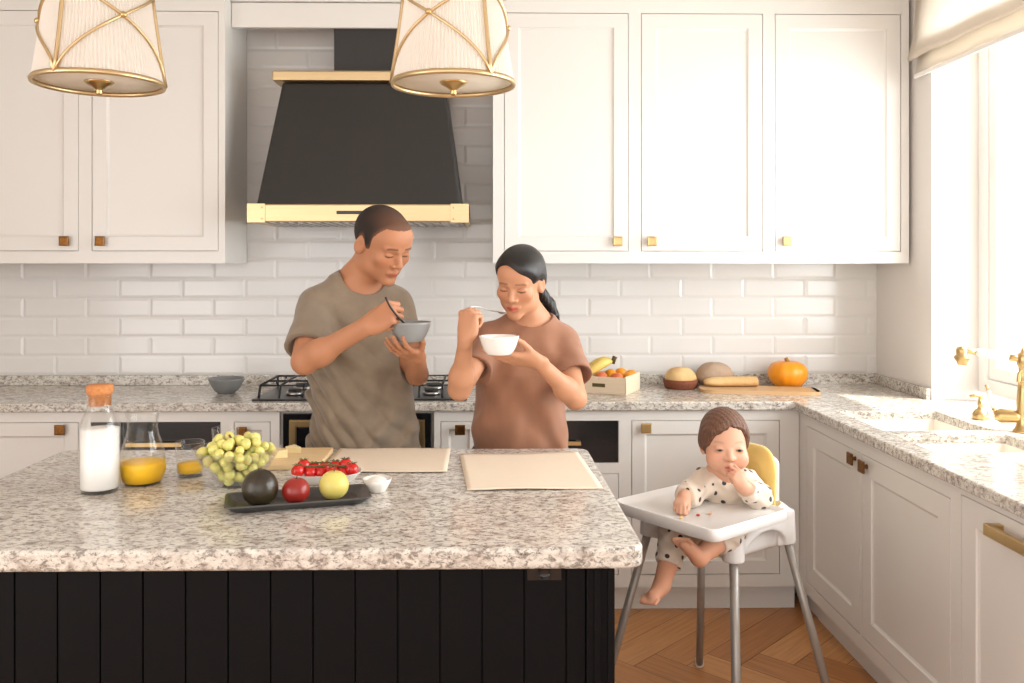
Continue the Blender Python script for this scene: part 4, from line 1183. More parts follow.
def face_paint(F, V, c, skin, baby=False, female=False, brow=(.03, .02, .015), lip=(.5, .2, .17)):
    L = F.inv(V); x, y, z = L[:, 0], L[:, 1], L[:, 2]; ax = np.abs(x)
    rr = np.sqrt(x * x + y * y + z * z); near = (rr < .135)
    front = ssm(-y, .045, .06) * near
    if baby:
        lz, lw, lh = -.0585, .0155, .0065; ex, ez = .029, -.008
    else:
        lz, lw, lh = -.0635, .0215, .0070 if not female else .0080; ex, ez = .031, -.002
    lm = 1 - ssm(np.sqrt((x / lw) ** 2 + ((z - lz) / lh) ** 2), .75, 1.1)
    c = mixc(c, lm * front * .85, lip)
    ml = 1 - ssm(np.abs(z - lz + .0005), .0008, .0022); c = mixc(c, ml * front * (ax < lw * .9) * .55, (lip[0] * .35, lip[1] * .3, lip[2] * .3))
    bl = 1 - ssm(np.sqrt(((ax - .042) / .028) ** 2 + ((z + .03) / .022) ** 2), .3, 1.2)
    c = mixc(c, bl * front * .25, (skin[0] * 1.02, skin[1] * .72, skin[2] * .68))
    if baby:
        u, v = (ax - ex), (z - ez)
        o = 1 - ssm(np.sqrt((u / .0115) ** 2 + (v / .0040) ** 2), .8, 1.15)
        c = mixc(c, o * front, (.22, .15, .12))
        c = mixc(c, (1 - ssm(np.sqrt((u / .0056) ** 2 + (v / .0042) ** 2), .8, 1.1)) * front, (.010, .008, .007))
        bz = .014 - ((ax - .030) / .016) ** 2 * .003
        c = mixc(c, (1 - ssm(np.abs(z - bz), .0012, .0042)) * (1 - ssm(np.abs(ax - .030), .010, .017)) * front * .22, brow)
    else:
        lash = ez - .0055 + ((ax - ex) / .015) ** 2 * .0035
        c = mixc(c, (1 - ssm(np.abs(z - lash), .0012, .0030)) * (1 - ssm(np.abs(ax - ex), .011, .0165)) * front * .9, (.035, .022, .016))
        lid = ez + .008 - ((ax - ex) / .015) ** 2 * .004
        c = mixc(c, (1 - ssm(np.abs(z - lid), .0008, .0026)) * (1 - ssm(np.abs(ax - ex), .010, .016)) * front * .35, (skin[0] * .45, skin[1] * .34, skin[2] * .3))
        bz = .0215 - (np.maximum(ax - .034, 0) / .02) ** 2 * .006
        c = mixc(c, (1 - ssm(np.abs(z - bz), .0016, .0046)) * ssm(ax, .010, .016) * (1 - ssm(ax, .044, .052)) * front * (.75 if not female else .55), brow)
    nos = 1 - ssm(np.sqrt(((ax - .006) / .0035) ** 2 + ((z + (.0405 if not baby else .0385)) / .0025) ** 2), .6, 1.3)
    c = mixc(c, nos * front * .6, (skin[0] * .35, skin[1] * .22, skin[2] * .2))
    return c
def skin_col(base):
    def f(V):
        c = np.tile(np.array(base[:3], f32), (len(V), 1))
        n = np.sin(V[:, 0] * 61 + np.sin(V[:, 2] * 47)) * np.sin(V[:, 1] * 53 + V[:, 2] * 39)
        return c * (1 + .025 * n[:, None])
    return f
def with_alpha(c): return np.concatenate([np.clip(c, 0, 1), np.ones((len(c), 1), f32)], 1)
def fab(name, col, col2, sc=(1, 1, 1), rough=.9):
    return mat(name, col, rough, bump=(420, .25, .0010), var=(26, .55, sc, col2), sheen=.25)
SKIN = attr_mat('skin', 'skin', .5, sss=.05, spec=.3)
HAIRM = mat('black_hair', srgb(13, 11, 10), .36, bump=(300, .5, .0015), var=(60, .7, (7, 7, .5), srgb(30, 24, 21)))
def plane(P, p, n):
    n = np.array(n, float); n /= np.linalg.norm(n)
    return ((P - np.array(p, f32)) @ n.astype(f32))
def vnoise(P, f, seed=0):
    a = P * f32(f) + f32(seed)
    return np.sin(a[:, 0] * 1.7 + np.sin(a[:, 1] * 1.3 + a[:, 2])) * np.sin(a[:, 2] * 1.1 + 1.7 * np.sin(a[:, 0] * .9 + seed)) 

# ------------------------------------------------------------ the man
def build_man():
    B = Body()
    H = Frame((-.336, 2.905, 1.551), rotm(45, 26, -3), 1.05)
    head(B, H)
    shR, elR, wrR = (-.556, 2.925, 1.345), (-.552, 2.70, 1.186), (-.352, 2.622, 1.300)
    shL, elL, wrL = (-.312, 3.055, 1.342), (-.226, 2.93, 1.118), (-.212, 2.752, 1.196)
    nb = (-.425, 2.985, 1.425)
    B.cap(H.p((0, .030, -.045)), nb, .056, .060, .03)
    B.cap(nb, shR, .055, .050, .04); B.cap(nb, shL, .055, .050, .04)
    rows = [(.80, -.405, 2.99, .165, .115), (.95, -.405, 2.985, .150, .105), (1.10, -.415, 2.985, .150, .105), (1.25, -.42, 2.985, .165, .110), (1.36, -.425, 2.985, .130, .085), (1.42, -.425, 2.99, .07, .05)]
    B.loft(rows, 26, .03)
    B.chain([shR, elR], [.050, .041], .03); B.chain([elR, wrR], [.037, .028], .012)
    B.ell((np.array(elR) * .74 + np.array(wrR) * .26), (.041, .041, .039), .03)
    B.chain([shL, elL], [.048, .036], .03); B.chain([elL, wrL], [.036, .026], .012)
    for sx in (-1, 1):
        hip = (-.405 + sx * .085, 3.0 + sx * .03, .85); kn = (-.40 + sx * .10, 2.99 + sx * .05, .47); an = (-.40 + sx * .11, 3.04 + sx * .05, .085)
        B.chain([hip, kn, an], [.085, .056, .036], .03)
        B.cap(an, (an[0] + .05, an[1] - .14, .032), .034, .026, .02); B.cap((an[0], an[1] + .03, .035), (an[0] + .05, an[1] - .14, .03), .03, .026, .02)
    # right hand: loose fist with a fork, back of the hand towards the camera side
    c1 = [(70, 80, 40), (75, 85, 45), (80, 85, 45), (85, 85, 45)]
    FRh, _ = hand(B, wrR, (.80, -.12, .48), (-.30, -.90, .35), -1, c1, [(.020, .020, -.008), (.036, .048, -.018), (.038, .076, -.026), (.026, .096, -.034)], .98)
    # left hand: palm up under the bowl
    c2 = [(10, 16, 12), (10, 16, 12), (12, 16, 12), (14, 18, 12)]
    FLh, _ = hand(B, wrL, (-.44, -.84, .26), (.05, -.30, -1.0), 1, c2, [(.020, .020, -.008), (.046, .044, -.016), (.062, .066, -.034), (.060, .080, -.056)], .86, spread=1.05, splay=(.16, .04, -.06, -.16))
    base = srgb(182, 127, 94)
    def col(V):
        c = skin_col(base)(V)
        c = face_paint(H, V, c, base, lip=srgb(176, 98, 82)[:3])
        return with_alpha(c)
    fn = lambda P, c, r: B.ev(P, c, r)
    man = iso_obj('person', fn, (-.72, 2.44, 0.0), (-.06, 3.16, 1.72), .003, SKIN, None, (-.405, 3.0, 0), col)
    tag(man, 'standing man in olive brown t-shirt eating from a grey bowl with a fork', 'person')
    O = (-.405, 3.0, 0)
    # buzz cut
    Hd = Body(); head(Hd, H)
    zy = np.array([-.2, -.085, -.070, -.056, -.046, -.038, -.030, -.022, -.008, .000, .014, .030, .045, .065, .2]); zz = np.array([.080, .078, .076, .074, .060, .046, .034, -.006, -.012, .016, .024, .010, -.030, -.055, -.058])
    def hair(P, c, r):
        L = H.inv(P); z0 = np.interp(L[:, 1], zy, zz)
        d = Hd.ev(P) - (.0006 + .0026 * ssm(L[:, 2] - z0, 0, .02)).astype(f32)
        return np.maximum(d, ((z0 - L[:, 2]) * .55 * H.s)).astype(f32)
    def hcol(V):
        L = H.inv(V); t = ssm(L[:, 2] - np.interp(L[:, 1], zy, zz), -.004, .022) * .85 + .15
        top = ssm(L[:, 2], .05, .11) * ssm(-L[:, 1], -.06, .05)  # browner crown: light falling on the head, put into the hair colour
        front_ = ssm(-L[:, 1], .01, .07); t = t * (1 - .35 * front_)
        c = mixc(np.tile(np.array(srgb(120, 82, 60)[:3], f32), (len(V), 1)), t, srgb(34, 25, 21))
        return with_alpha(mixc(c, np.maximum(top, front_ * .8) * .6, srgb(112, 76, 56)))
    iso_obj('hair', hair, (-.50, 2.76, 1.42), (-.20, 3.06, 1.72), .003, attr_mat('buzz_hair', 'skin', .7, bump=(700, .6, .002)), man, O, hcol)
    # t-shirt
    T = Body()
    rows = [(.74, -.400, 2.975, .200, .142), (.87, -.402, 2.972, .190, .136), (.98, -.410, 2.975, .178, .130), (1.08, -.416, 2.975, .170, .126), (1.20, -.425, 2.975, .178, .130), (1.29, -.430, 2.980, .176, .122), (1.36, -.430, 2.985, .135, .095), (1.425, -.428, 2.99, .075, .06)]
    T.loft(rows, 26, .03, n=2.2)
    T.cap(nb, shR, .058, .058, .05); T.cap(nb, shL, .058, .056, .05)
    seR = np.array(shR) * .30 + np.array(elR) * .70; seL = np.array(shL) * .40 + np.array(elL) * .60
    seR = seR + np.array((-.004, 0, -.010))
    SlR = Body().cap(shR, seR + (seR - np.array(shR)) * .3, .061, .070); SlL = Body().cap(shL, seL + (seL - np.array(shL)) * .3, .057, .060)
    V1 = Body(); dirR = (seR - np.array(shR)); dirR /= np.linalg.norm(dirR); dirL = (seL - np.array(shL)); dirL /= np.linalg.norm(dirL)
    Vs = [Body().cap(seR + dirR * .02, seR + dirR * .09, .056, .058), Body().cap(seL + dirL * .02, seL + dirL * .09, .047, .048)]
    nk = Frame(nb, rotm(26, 22, 0))
    V1.ell((0, -.022, .030), (.078, .088, .062), .01, F=nk)
    cut = [(seR + dirR * .012, dirR, SlR, Vs[0]), (seL + dirL * .012, dirL, SlL, Vs[1])]
    def shirt(P, c, r):
        d = T.ev(P, c, r)
        x, y, z = P[:, 0], P[:, 1], P[:, 2]
        low = .25 + .75 * ssm(1.36 - z, 0, .2)
        s1 = np.sin(36 * (z * .8 + (x + .42) * 1.05) + 3 * np.sin(9 * x + 5 * z)); s2 = np.sin(58 * (z * .55 - (x + .42) * .9) + 2 * np.sin(14 * z))
        s3 = np.sin(70 * (z * .9 + (x + .42) * .35) + 4 * np.sin(8 * x + 9 * z))
        w = .0105 * low * (np.abs(s1) - .5) + .0080 * low * s2 * ssm(x, -.52, -.3) + .0035 * low * s3 + .0060 * vnoise(P, 24, 2.0)
        w = w * (.25 + .75 * ssm(2.985 - y, .0, .07)); d = d - w.astype(f32)
        for p, n, sl, vv in cut:
            e = np.maximum(sl.ev(P) - (w * .5).astype(f32), plane(P, p, n))
            h = np.maximum(.03 - np.abs(d - e), 0) / .03
            d = np.minimum(d, e) - h * h * .03 * .25
        for p, n, sl, vv in cut: d = np.maximum(d, -vv.ev(P))
        v = V1.ev(P, c, r)
        d = np.maximum(d, -v)
        return np.maximum(d, .745 - z).astype(f32)
    iso_obj('t_shirt', shirt, (-.72, 2.62, .72), (-.10, 3.18, 1.48), .0035, fab('olive_jersey', srgb(136, 120, 101), srgb(116, 101, 83)), man, O)
    MBc = MB(); ring = []
    for i in range(40):
        a = 2 * PI * i / 40
        ring.append(tuple(nk.p((.077 * math.cos(a), -.006 + .079 * math.sin(a), .020 + .012 * math.sin(a)))))
    # trousers and shoes
    L2 = Body(); S2_ = Body()
    L2.loft([(.78, -.405, 2.99, .172, .122), (.90, -.405, 2.985, .165, .118)], 26, .03)
    for sx in (-1, 1):
        hip = (-.405 + sx * .085, 3.0 + sx * .03, .82); kn = (-.40 + sx * .10, 2.99 + sx * .05, .47); an = (-.40 + sx * .11, 3.04 + sx * .05, .09)
        L2.chain([hip, kn, an], [.100, .074, .058], .03)
        S = Body(); S.cap((an[0], an[1] + .03, .045), (an[0] + .052, an[1] - .15, .040), .043, .038, .01); S.cap(an, (an[0], an[1] + .02, .05), .046, .046, .03)
        iso_obj('shoe', lambda P, c, r, S=S: np.maximum(S.ev(P), .002 - P[:, 2]), (an[0] - .08, an[1] - .24, -.01), (an[0] + .14, an[1] + .12, .16), .006, mat('dark_leather', srgb(40, 34, 30), .5), man, O)
    iso_obj('trousers', lambda P, c, r: np.maximum(L2.ev(P, c, r) - .004 * vnoise(P, 22, 1.0), .07 - P[:, 2]).astype(f32), (-.68, 2.78, .05), (-.12, 3.24, .96), .007, fab('charcoal_cotton', srgb(62, 60, 60), srgb(50, 48, 48)), man, O)
    return H, FRh, FLh
MANF = build_man()

# ------------------------------------------------------------ the woman
def build_woman():
    B = Body()
    H = Frame((.114, 2.905, 1.424), rotm(-20, 17, 4), .97)
    head(B, H, female=True)
    shR, elR, wrR = (.008, 2.97, 1.232), (-.080, 2.76, 1.092), (-.058, 2.645, 1.258)
    shL, elL, wrL = (.262, 3.0, 1.222), (.288, 2.80, 1.056), (.162, 2.675, 1.187)
    nb = (.155, 2.985, 1.290)
    B.cap(H.p((0, .028, -.045)), nb, .046, .050, .03)
    B.cap(nb, shR, .046, .042, .04); B.cap(nb, shL, .046, .042, .04)
    B.loft([(.80, .12, 2.99, .150, .105), (.95, .12, 2.99, .125, .090), (1.10, .13, 2.985, .125, .092), (1.20, .14, 2.985, .130, .090), (1.27, .15, 2.985, .08, .06)], 4, .03)
    B.chain([shR, elR], [.042, .036], .03); B.chain([elR, wrR], [.034, .0215], .012)
    B.ell((np.array(elR) * .74 + np.array(wrR) * .26), (.034, .034, .034), .03)
    B.chain([shL, elL], [.042, .036], .03); B.chain([elL, wrL], [.034, .0215], .012)
    B.ell((np.array(elL) * .74 + np.array(wrL) * .26), (.034, .034, .034), .03)
    for sx in (-1, 1):
        hip = (.12 + sx * .08, 3.0, .82); kn = (.12 + sx * .085, 2.99, .45); an = (.12 + sx * .085, 3.03, .08)
        B.chain([hip, kn, an], [.082, .052, .033], .03)
        B.cap((an[0], an[1] + .03, .033), (an[0] + sx * .02, an[1] - .14, .028), .028, .024, .02)
    # right hand raised with the spoon: fist, knuckles up
    c1 = [(72, 85, 45), (78, 88, 45), (82, 88, 45), (86, 86, 45)]
    FRh, _ = hand(B, wrR, (.10, .10, 1.0), (-.55, -.80, .12), -1, c1, [(.020, .020, -.010), (.036, .048, -.022), (.034, .074, -.034), (.018, .090, -.040)], .88)
    # left hand: palm up, fingers under the bowl, thumb over its side
    c2 = [(2, 6, 4), (4, 8, 6), (8, 12, 8), (14, 16, 10)]
    FLh, _ = hand(B, wrL, (-.86, -.14, .12), (.10, -.50, -.86), 1, c2, [(.020, .022, -.010), (.044, .046, -.022), (.062, .070, -.030), (.076, .092, -.034)], .90)
    base = srgb(194, 141, 108)
    col = lambda V: with_alpha(face_paint(H, V, skin_col(base)(V), base, female=True, lip=srgb(190, 84, 80)[:3]))
    O = (.12, 3.0, 0)
    w = iso_obj('person', lambda P, c, r: B.ev(P, c, r), (-.20, 2.46, 0), (.42, 3.14, 1.58), .003, SKIN, None, O, col)
    tag(w, 'standing woman in rust brown t-shirt with black ponytail eating with a spoon', 'person')
    # hair drawn back into a ponytail
    Hd = Body()
    head(Hd, H, female=True)
    zy = np.array([-.2, -.090, -.075, -.060, -.040, -.020, .0, .020, .05, .2]); zz = np.array([.092, .092, .086, .072, .046, .026, .012, .000, -.045, -.062])
    Tl = Body()
    Tl.ell((0, .105, -.010), (.026, .022, .028), .015, F=H)
    pts = [H.p((.0, .105, -.015)), (.196, 3.055, 1.378), (.224, 3.065, 1.345), (.244, 3.060, 1.306), (.256, 3.060, 1.288)]
    Tl.chain(pts, [.018, .021, .019, .013, .005], .012)
    Sk = Body()
    Sk.ell((0, .020, .034), (.077, .098, .084), .02, F=H); Sk.ell((0, -.035, .050), (.060, .052, .048), .03, F=H)
    Sk.ell((.0, .045, -.012), (.068, .066, .058), .03, F=H)
    def hair(P, c, r):
        L = H.inv(P); z0 = np.interp(L[:, 1], zy, zz) 
        z0 = z0 - (.040 * ssm(L[:, 0], -.035, .055)) * ssm(-L[:, 1], .005, .05)
        a = np.maximum(Sk.ev(P) - (.0030 + .0040 * ssm(L[:, 2] - z0, 0, .03)), (z0 - L[:, 2]) * .6)
        b = Tl.ev(P) + .0010 * np.sin(P[:, 0] * 420 + P[:, 1] * 300)
        h = np.maximum(.012 - np.abs(a - b), 0) / .012
        return (np.minimum(a, b) - h * h * .003).astype(f32)
    iso_obj('hair', hair, (-.02, 2.76, 1.18), (.32, 3.12, 1.58), .003, HAIRM, w, O)
    # t-shirt
    T = Body()
    T.loft([(.72, .120, 2.985, .158, .126), (.90, .120, 2.98, .158, .122), (1.02, .121, 2.975, .158, .120), (1.12, .128, 2.97, .158, .118), (1.19, .140, 2.975, .155, .108), (1.24, .15, 2.98, .120, .082), (1.29, .155, 2.985, .06, .05)], 4, .03, n=2.3)
    T.cap(nb, shR, .050, .050, .05); T.cap(nb, shL, .050, .048, .05)
    def sleeve(sh, el, q, drop): return np.array(sh) * (1 - q) + np.array(el) * q + np.array(drop)
    seR = sleeve(shR, elR, .52, (.010, 0, -.006)); seL = sleeve(shL, elL, .58, (.012, 0, -.006))
    V1 = Body(); cut = []
    for sh, se, r0, rr in ((shR, seR, .047, .050), (shL, seL, .050, .064)):
        d = se - np.array(sh); d /= np.linalg.norm(d)
        cut.append((se + d * .010, d, Body().cap(sh, se + (se - np.array(sh)) * .3, r0, rr + .004), Body().cap(se + d * .02, se + d * .09, rr - .008, rr - .006)))
    nk = Frame(nb, rotm(2, 16, 0))
    V1.ell((0, -.010, .038), (.074, .074, .060), .01, F=nk)
    def shirt(P, c, r):
        d = T.ev(P, c, r); x, y, z = P[:, 0], P[:, 1], P[:, 2]
        low = ssm(1.20 - z, 0, .2)
        s1 = np.sin(44 * (x - .12) + 3 * np.sin(6 * z) + 2.2 * np.sin(11 * z + 4 * x)); s2 = np.sin(46 * (z * .8 - (x - .12) * .8) + 2 * np.sin(12 * x))
        w_ = .0065 * low * s1 + .0040 * low * s2 + .0050 * vnoise(P, 25, 4.0)
        w_ = w_ * (.3 + .7 * ssm(2.985 - y, .0, .07)); d = d - w_.astype(f32)
        for p, n, sl, vv in cut:
            e = np.maximum(sl.ev(P) - (w_ * .6).astype(f32), plane(P, p, n))
            h = np.maximum(.03 - np.abs(d - e), 0) / .03
            d = np.minimum(d, e) - h * h * .03 * .25
        for p, n, sl, vv in cut: d = np.maximum(d, -vv.ev(P))
        d = np.maximum(d, -V1.ev(P, c, r))
        return np.maximum(d, .725 - z).astype(f32)
    iso_obj('t_shirt', shirt, (-.20, 2.62, .70), (.44, 3.16, 1.36), .0035, fab('rust_jersey', srgb(156, 110, 84), srgb(138, 94, 70), (1, 1, .3)), w, O)
    L2 = Body()
    L2.loft([(.72, .12, 2.99, .160, .118), (.86, .12, 2.99, .152, .110)], 4, .03)
    for sx in (-1, 1):
        an = (.12 + sx * .085, 3.03, .08)
        L2.chain([(.12 + sx * .08, 3.0, .80), (.12 + sx * .085, 2.99, .45), an], [.092, .066, .050], .03)
        S = Body(); S.cap((an[0], an[1] + .03, .042), (an[0] + sx * .02, an[1] - .145, .036), .038, .033, .01); S.cap(an, (an[0], an[1] + .02, .05), .04, .04, .03)
        iso_obj('shoe', lambda P, c, r, S=S: np.maximum(S.ev(P), .002 - P[:, 2]), (an[0] - .1, an[1] - .24, -.01), (an[0] + .12, an[1] + .12, .14), .006, mat('dark_leather', None), w, O)
    iso_obj('trousers', lambda P, c, r: np.maximum(L2.ev(P, c, r) - .004 * vnoise(P, 22, 5.0), .07 - P[:, 2]).astype(f32), (-.10, 2.80, .05), (.34, 3.16, .92), .007, fab('charcoal_cotton', None, None), w, O)
    return H, FRh, FLh
WOMF = build_woman()
# bowls, fork and spoon they hold
t = tag(MB().lathe(bowl_prof(.0650, .060, .55), 44).build('eating_bowl', GREYC), 'grey ceramic bowl held on the palm of the man in olive', 'bowl', 'bowls held in hands')
t.location = (-.2270, 2.665, 1.250)
t = tag(MB().lathe(bowl_prof(.0600, .055, .60, ex=.55), 44).build('eating_bowl', PORC), 'white bowl held by the woman in the rust brown t-shirt', 'bowl', 'bowls held in hands')
t.location = (.042, 2.615, 1.216)
fork = thing('fork', 'dark metal fork in the fist of the man, pointing down into his bowl', 'fork', (-.265, 2.64, 1.31))
FM = mat('dark_cutlery', srgb(66, 62, 60), .3, .8)
f = MB(); f.tube(spline([(-.026, -.064, .078), (-.010, -.056, .045), (.014, -.036, .012), (.030, -.010, -.008)], 5), .0034, 8)
f.build('shank', FM, fork)
f = MB()
for k in range(4): f.tube([(.030, -.010, -.008), (.034, (k - 1.5) * .006, -.020), (.040, .010 + (k - 1.5) * .006, -.040)], [.0028, .0016, .0010], 6)
f.build('tines', FM, fork)
spn = thing('spoon', 'thin silver spoon from the fist of the woman to her lips', 'spoon', (-.030, 2.640, 1.352))
f = MB(); pts = spline([(-.016, -.012, .004), (.012, .020, .002), (.044, .068, -.010), (.068, .112, -.017)], 6)
f.tube(pts, .0019, 8); f.build('shank', STEEL, spn)
d_ = (Vector((.102, .172, -.016)) - Vector((.062, .100, -.010))).normalized()
T_ = Matrix.Translation((.083, .139, -.019)) @ d_.to_track_quat('X', 'Z').to_matrix().to_4x4()
MB().add([((-.022 + .044 * i / 10) * 1, .0135 * max(0, math.sin(PI * i / 10)) ** .6 * (j - 3) / 3, -.007 * (1 - ((j - 3) / 3) ** 2) * math.sin(PI * i / 10)) for i in range(11) for j in range(7)],
         [(i * 7 + j, i * 7 + j + 1, (i + 1) * 7 + j + 1, (i + 1) * 7 + j) for i in range(10) for j in range(6)], True, T_).build('spoon_bowl', STEEL, spn).modifiers.new('thick', 'SOLIDIFY').thickness = .0012

# ------------------------------------------------------------ high chair (local: -y is where the child faces)
HC = Vector((.765, 2.835, 0)); HA = R(-53)
hc = thing('high_chair', 'white plastic high chair with tray and four silver legs, beside the island', 'high chair', HC, HA)
SILV = mat('silver_tube', srgb(168, 163, 156), .38, .35)
tops = [(-.165, -.155, .635), (.165, -.155, .635), (.150, .125, .635), (-.178, .125, .635)]
feet = [(-.28, -.285, .0), (.28, -.285, .0), (.257, .257, .0), (-.30, .257, .0)]
for a, b in zip(tops, feet):
    a, b = Vector(a), Vector(b); d = (a - b).normalized()
    lg = MB().tube([b + d * .012, a + d * .03], .0135, 16).build('leg', SILV, hc)
    MB().lathe([(0, 0), (.013, 0), (.0165, .006), (.0165, .026), (.0145, .03), (0, .03)], 16, c=b).build('foot_cap', WHITEP, lg)
# seat shell
def shell(P, c=None, r=None):
    q = Body()
    return q
S = Body(); Vd = Body()
S.chain([(-.125, -.10, .60), (-.125, .12, .60)], [.06, .06], .03); S.chain([(.125, -.10, .60), (.125, .12, .60)], [.06, .06], .03)
def seat(P, c, r):
    x, y, z = P[:, 0], P[:, 1], P[:, 2]
    def rbox(cx_, cy_, cz_, hx_, hy_, hz_, rr):
        qx, qy, qz = np.abs(x - cx_) - hx_ + rr, np.abs(y - cy_) - hy_ + rr, np.abs(z - cz_) - hz_ + rr
        return np.sqrt(np.maximum(qx, 0) ** 2 + np.maximum(qy, 0) ** 2 + np.maximum(qz, 0) ** 2) + np.minimum(np.maximum(qx, np.maximum(qy, qz)), 0) - rr
    fl = (z - .60) * .12                                    # sides flare down to the leg sockets
    sx = 1.0
    outer = rbox(-.005, -.014, .662, .178, .160, .070, .045)
    inner = rbox(-.005, -.014, .72, .160, .142, .165, .045)
    d = np.maximum(outer, -inner)
    # arches cut in the lower edge between the sockets
    for ax, bx_ in ((x, y), (y, x)):
        e = np.sqrt((ax / .118) ** 2 + ((z - .575) / .085) ** 2); arch = (e - 1) * .118
        side = np.maximum(arch, .135 - np.abs(bx_))
        d = np.maximum(d, -np.maximum(arch, .150 - np.abs(bx_)))
    pan = np.maximum(rbox(0, .0, .615, .140, .125, .038, .03), -rbox(0, .0, .645, .130, .115, .058, .025))
    pan = np.maximum(pan, -np.maximum(.14 - (-y) - .0, np.maximum(np.abs(x) - .12, .575 - z)) if False else pan)
    d = np.minimum(d, pan)
    # front opening for the legs of the child
    opn = np.maximum(np.maximum(np.abs(x) - .115, y + .115), np.maximum(.578 - z, z - .715))
    d = np.maximum(d, -opn)
    back = rbox(.010, .152, .755, .100, .012, .105, .012)
    back = np.maximum(back, np.sqrt(np.maximum(np.abs(x) - .06, 0) ** 2 + np.maximum(z - .80, 0) ** 2) - .06)
    k = .02; h = np.maximum(k - np.abs(d - back), 0) / k
    d = np.minimum(d, back) - h * h * k * .25
    for (a, b, _) in tops:
        s_ = np.sqrt((x - a * 1.015) ** 2 + (y - b * 1.015) ** 2) - .026 + (z - .70) * .06
        s_ = np.maximum(s_, np.maximum(.600 - z, z - .70))
        h = np.maximum(.03 - np.abs(d - s_), 0) / .03; d = np.minimum(d, s_) - h * h * .03 * .25
    return d.astype(f32)
iso_obj('seat_shell', seat, (-.23, -.23, .50), (.23, .24, .92), .004, WHITEP, hc)
# tray
def tray_ring(dx, z, cut=.06):
    return [(x, y, z) for x, y in round_poly([(-.135 - dx, -.374 - dx), (.266 + dx, -.374 - dx), (.266 + dx, -.02 + dx * .4), (-.135 - dx, -.02 + dx * .4)], [.04, .03, .03, .03], 7)]
lv = [tray_ring(-.012, .718), tray_ring(-.002, .719), tray_ring(.002, .728), tray_ring(0, .749), tray_ring(-.004, .753), tray_ring(-.012, .751), tray_ring(-.022, .740)]
k = len(lv[0]); vs = [p for l in lv for p in l]; fs = []
for q in range(len(lv) - 1):
    for i in range(k): fs.append((q * k + i, q * k + (i + 1) % k, q * k + k + (i + 1) % k, q * k + k + i))
fs += [tuple(range(k))[::-1], tuple(range(len(vs) - k, len(vs)))]
MB().add(vs, fs).build('tray', WHITEP, hc, auto=R(50)).data.polygons.foreach_set('use_smooth', [True] * len(fs))
# cushion behind the child
YEL = mat('mustard_fabric', srgb(240, 210, 126), .85, bump=(500, .3, .001), var=(30, .5, (1, 1, 1), srgb(230, 196, 106)), sheen=.3)
def cush(P, c, r):
    x, y, z = P[:, 0], P[:, 1], P[:, 2]
    yc = .112 + (np.abs(x) / .15) ** 2 * -.035 + (z - .75) * .06
    x = x - .020
    a = np.sqrt(np.maximum(np.abs(x) - .052, 0) ** 2 + np.maximum(np.abs(z - .755) - .065, 0) ** 2) - .075
    t_ = .028 * np.sqrt(np.clip(-a / .05, 0, 1))
    d = np.maximum(np.abs(y - yc) - t_, a)
    return (d * .75).astype(f32)
cu = thing('seat_cushion', 'mustard yellow fabric cushion against the back of the high chair', 'cushion', HC, HA)
iso_obj('cover', cush, (-.18, .03, .57), (.18, .20, .93), .0035, YEL, cu)
bl_ = MB()
for s in (-1, 1): bl_.tube(spline([(s * .085, .05, .60), (s * .09, -.04, .598), (s * .075, -.135, .592), (s * .05, -.165, .57)], 5), .012, 8)
bl_.build('lower_edge', YEL, cu)

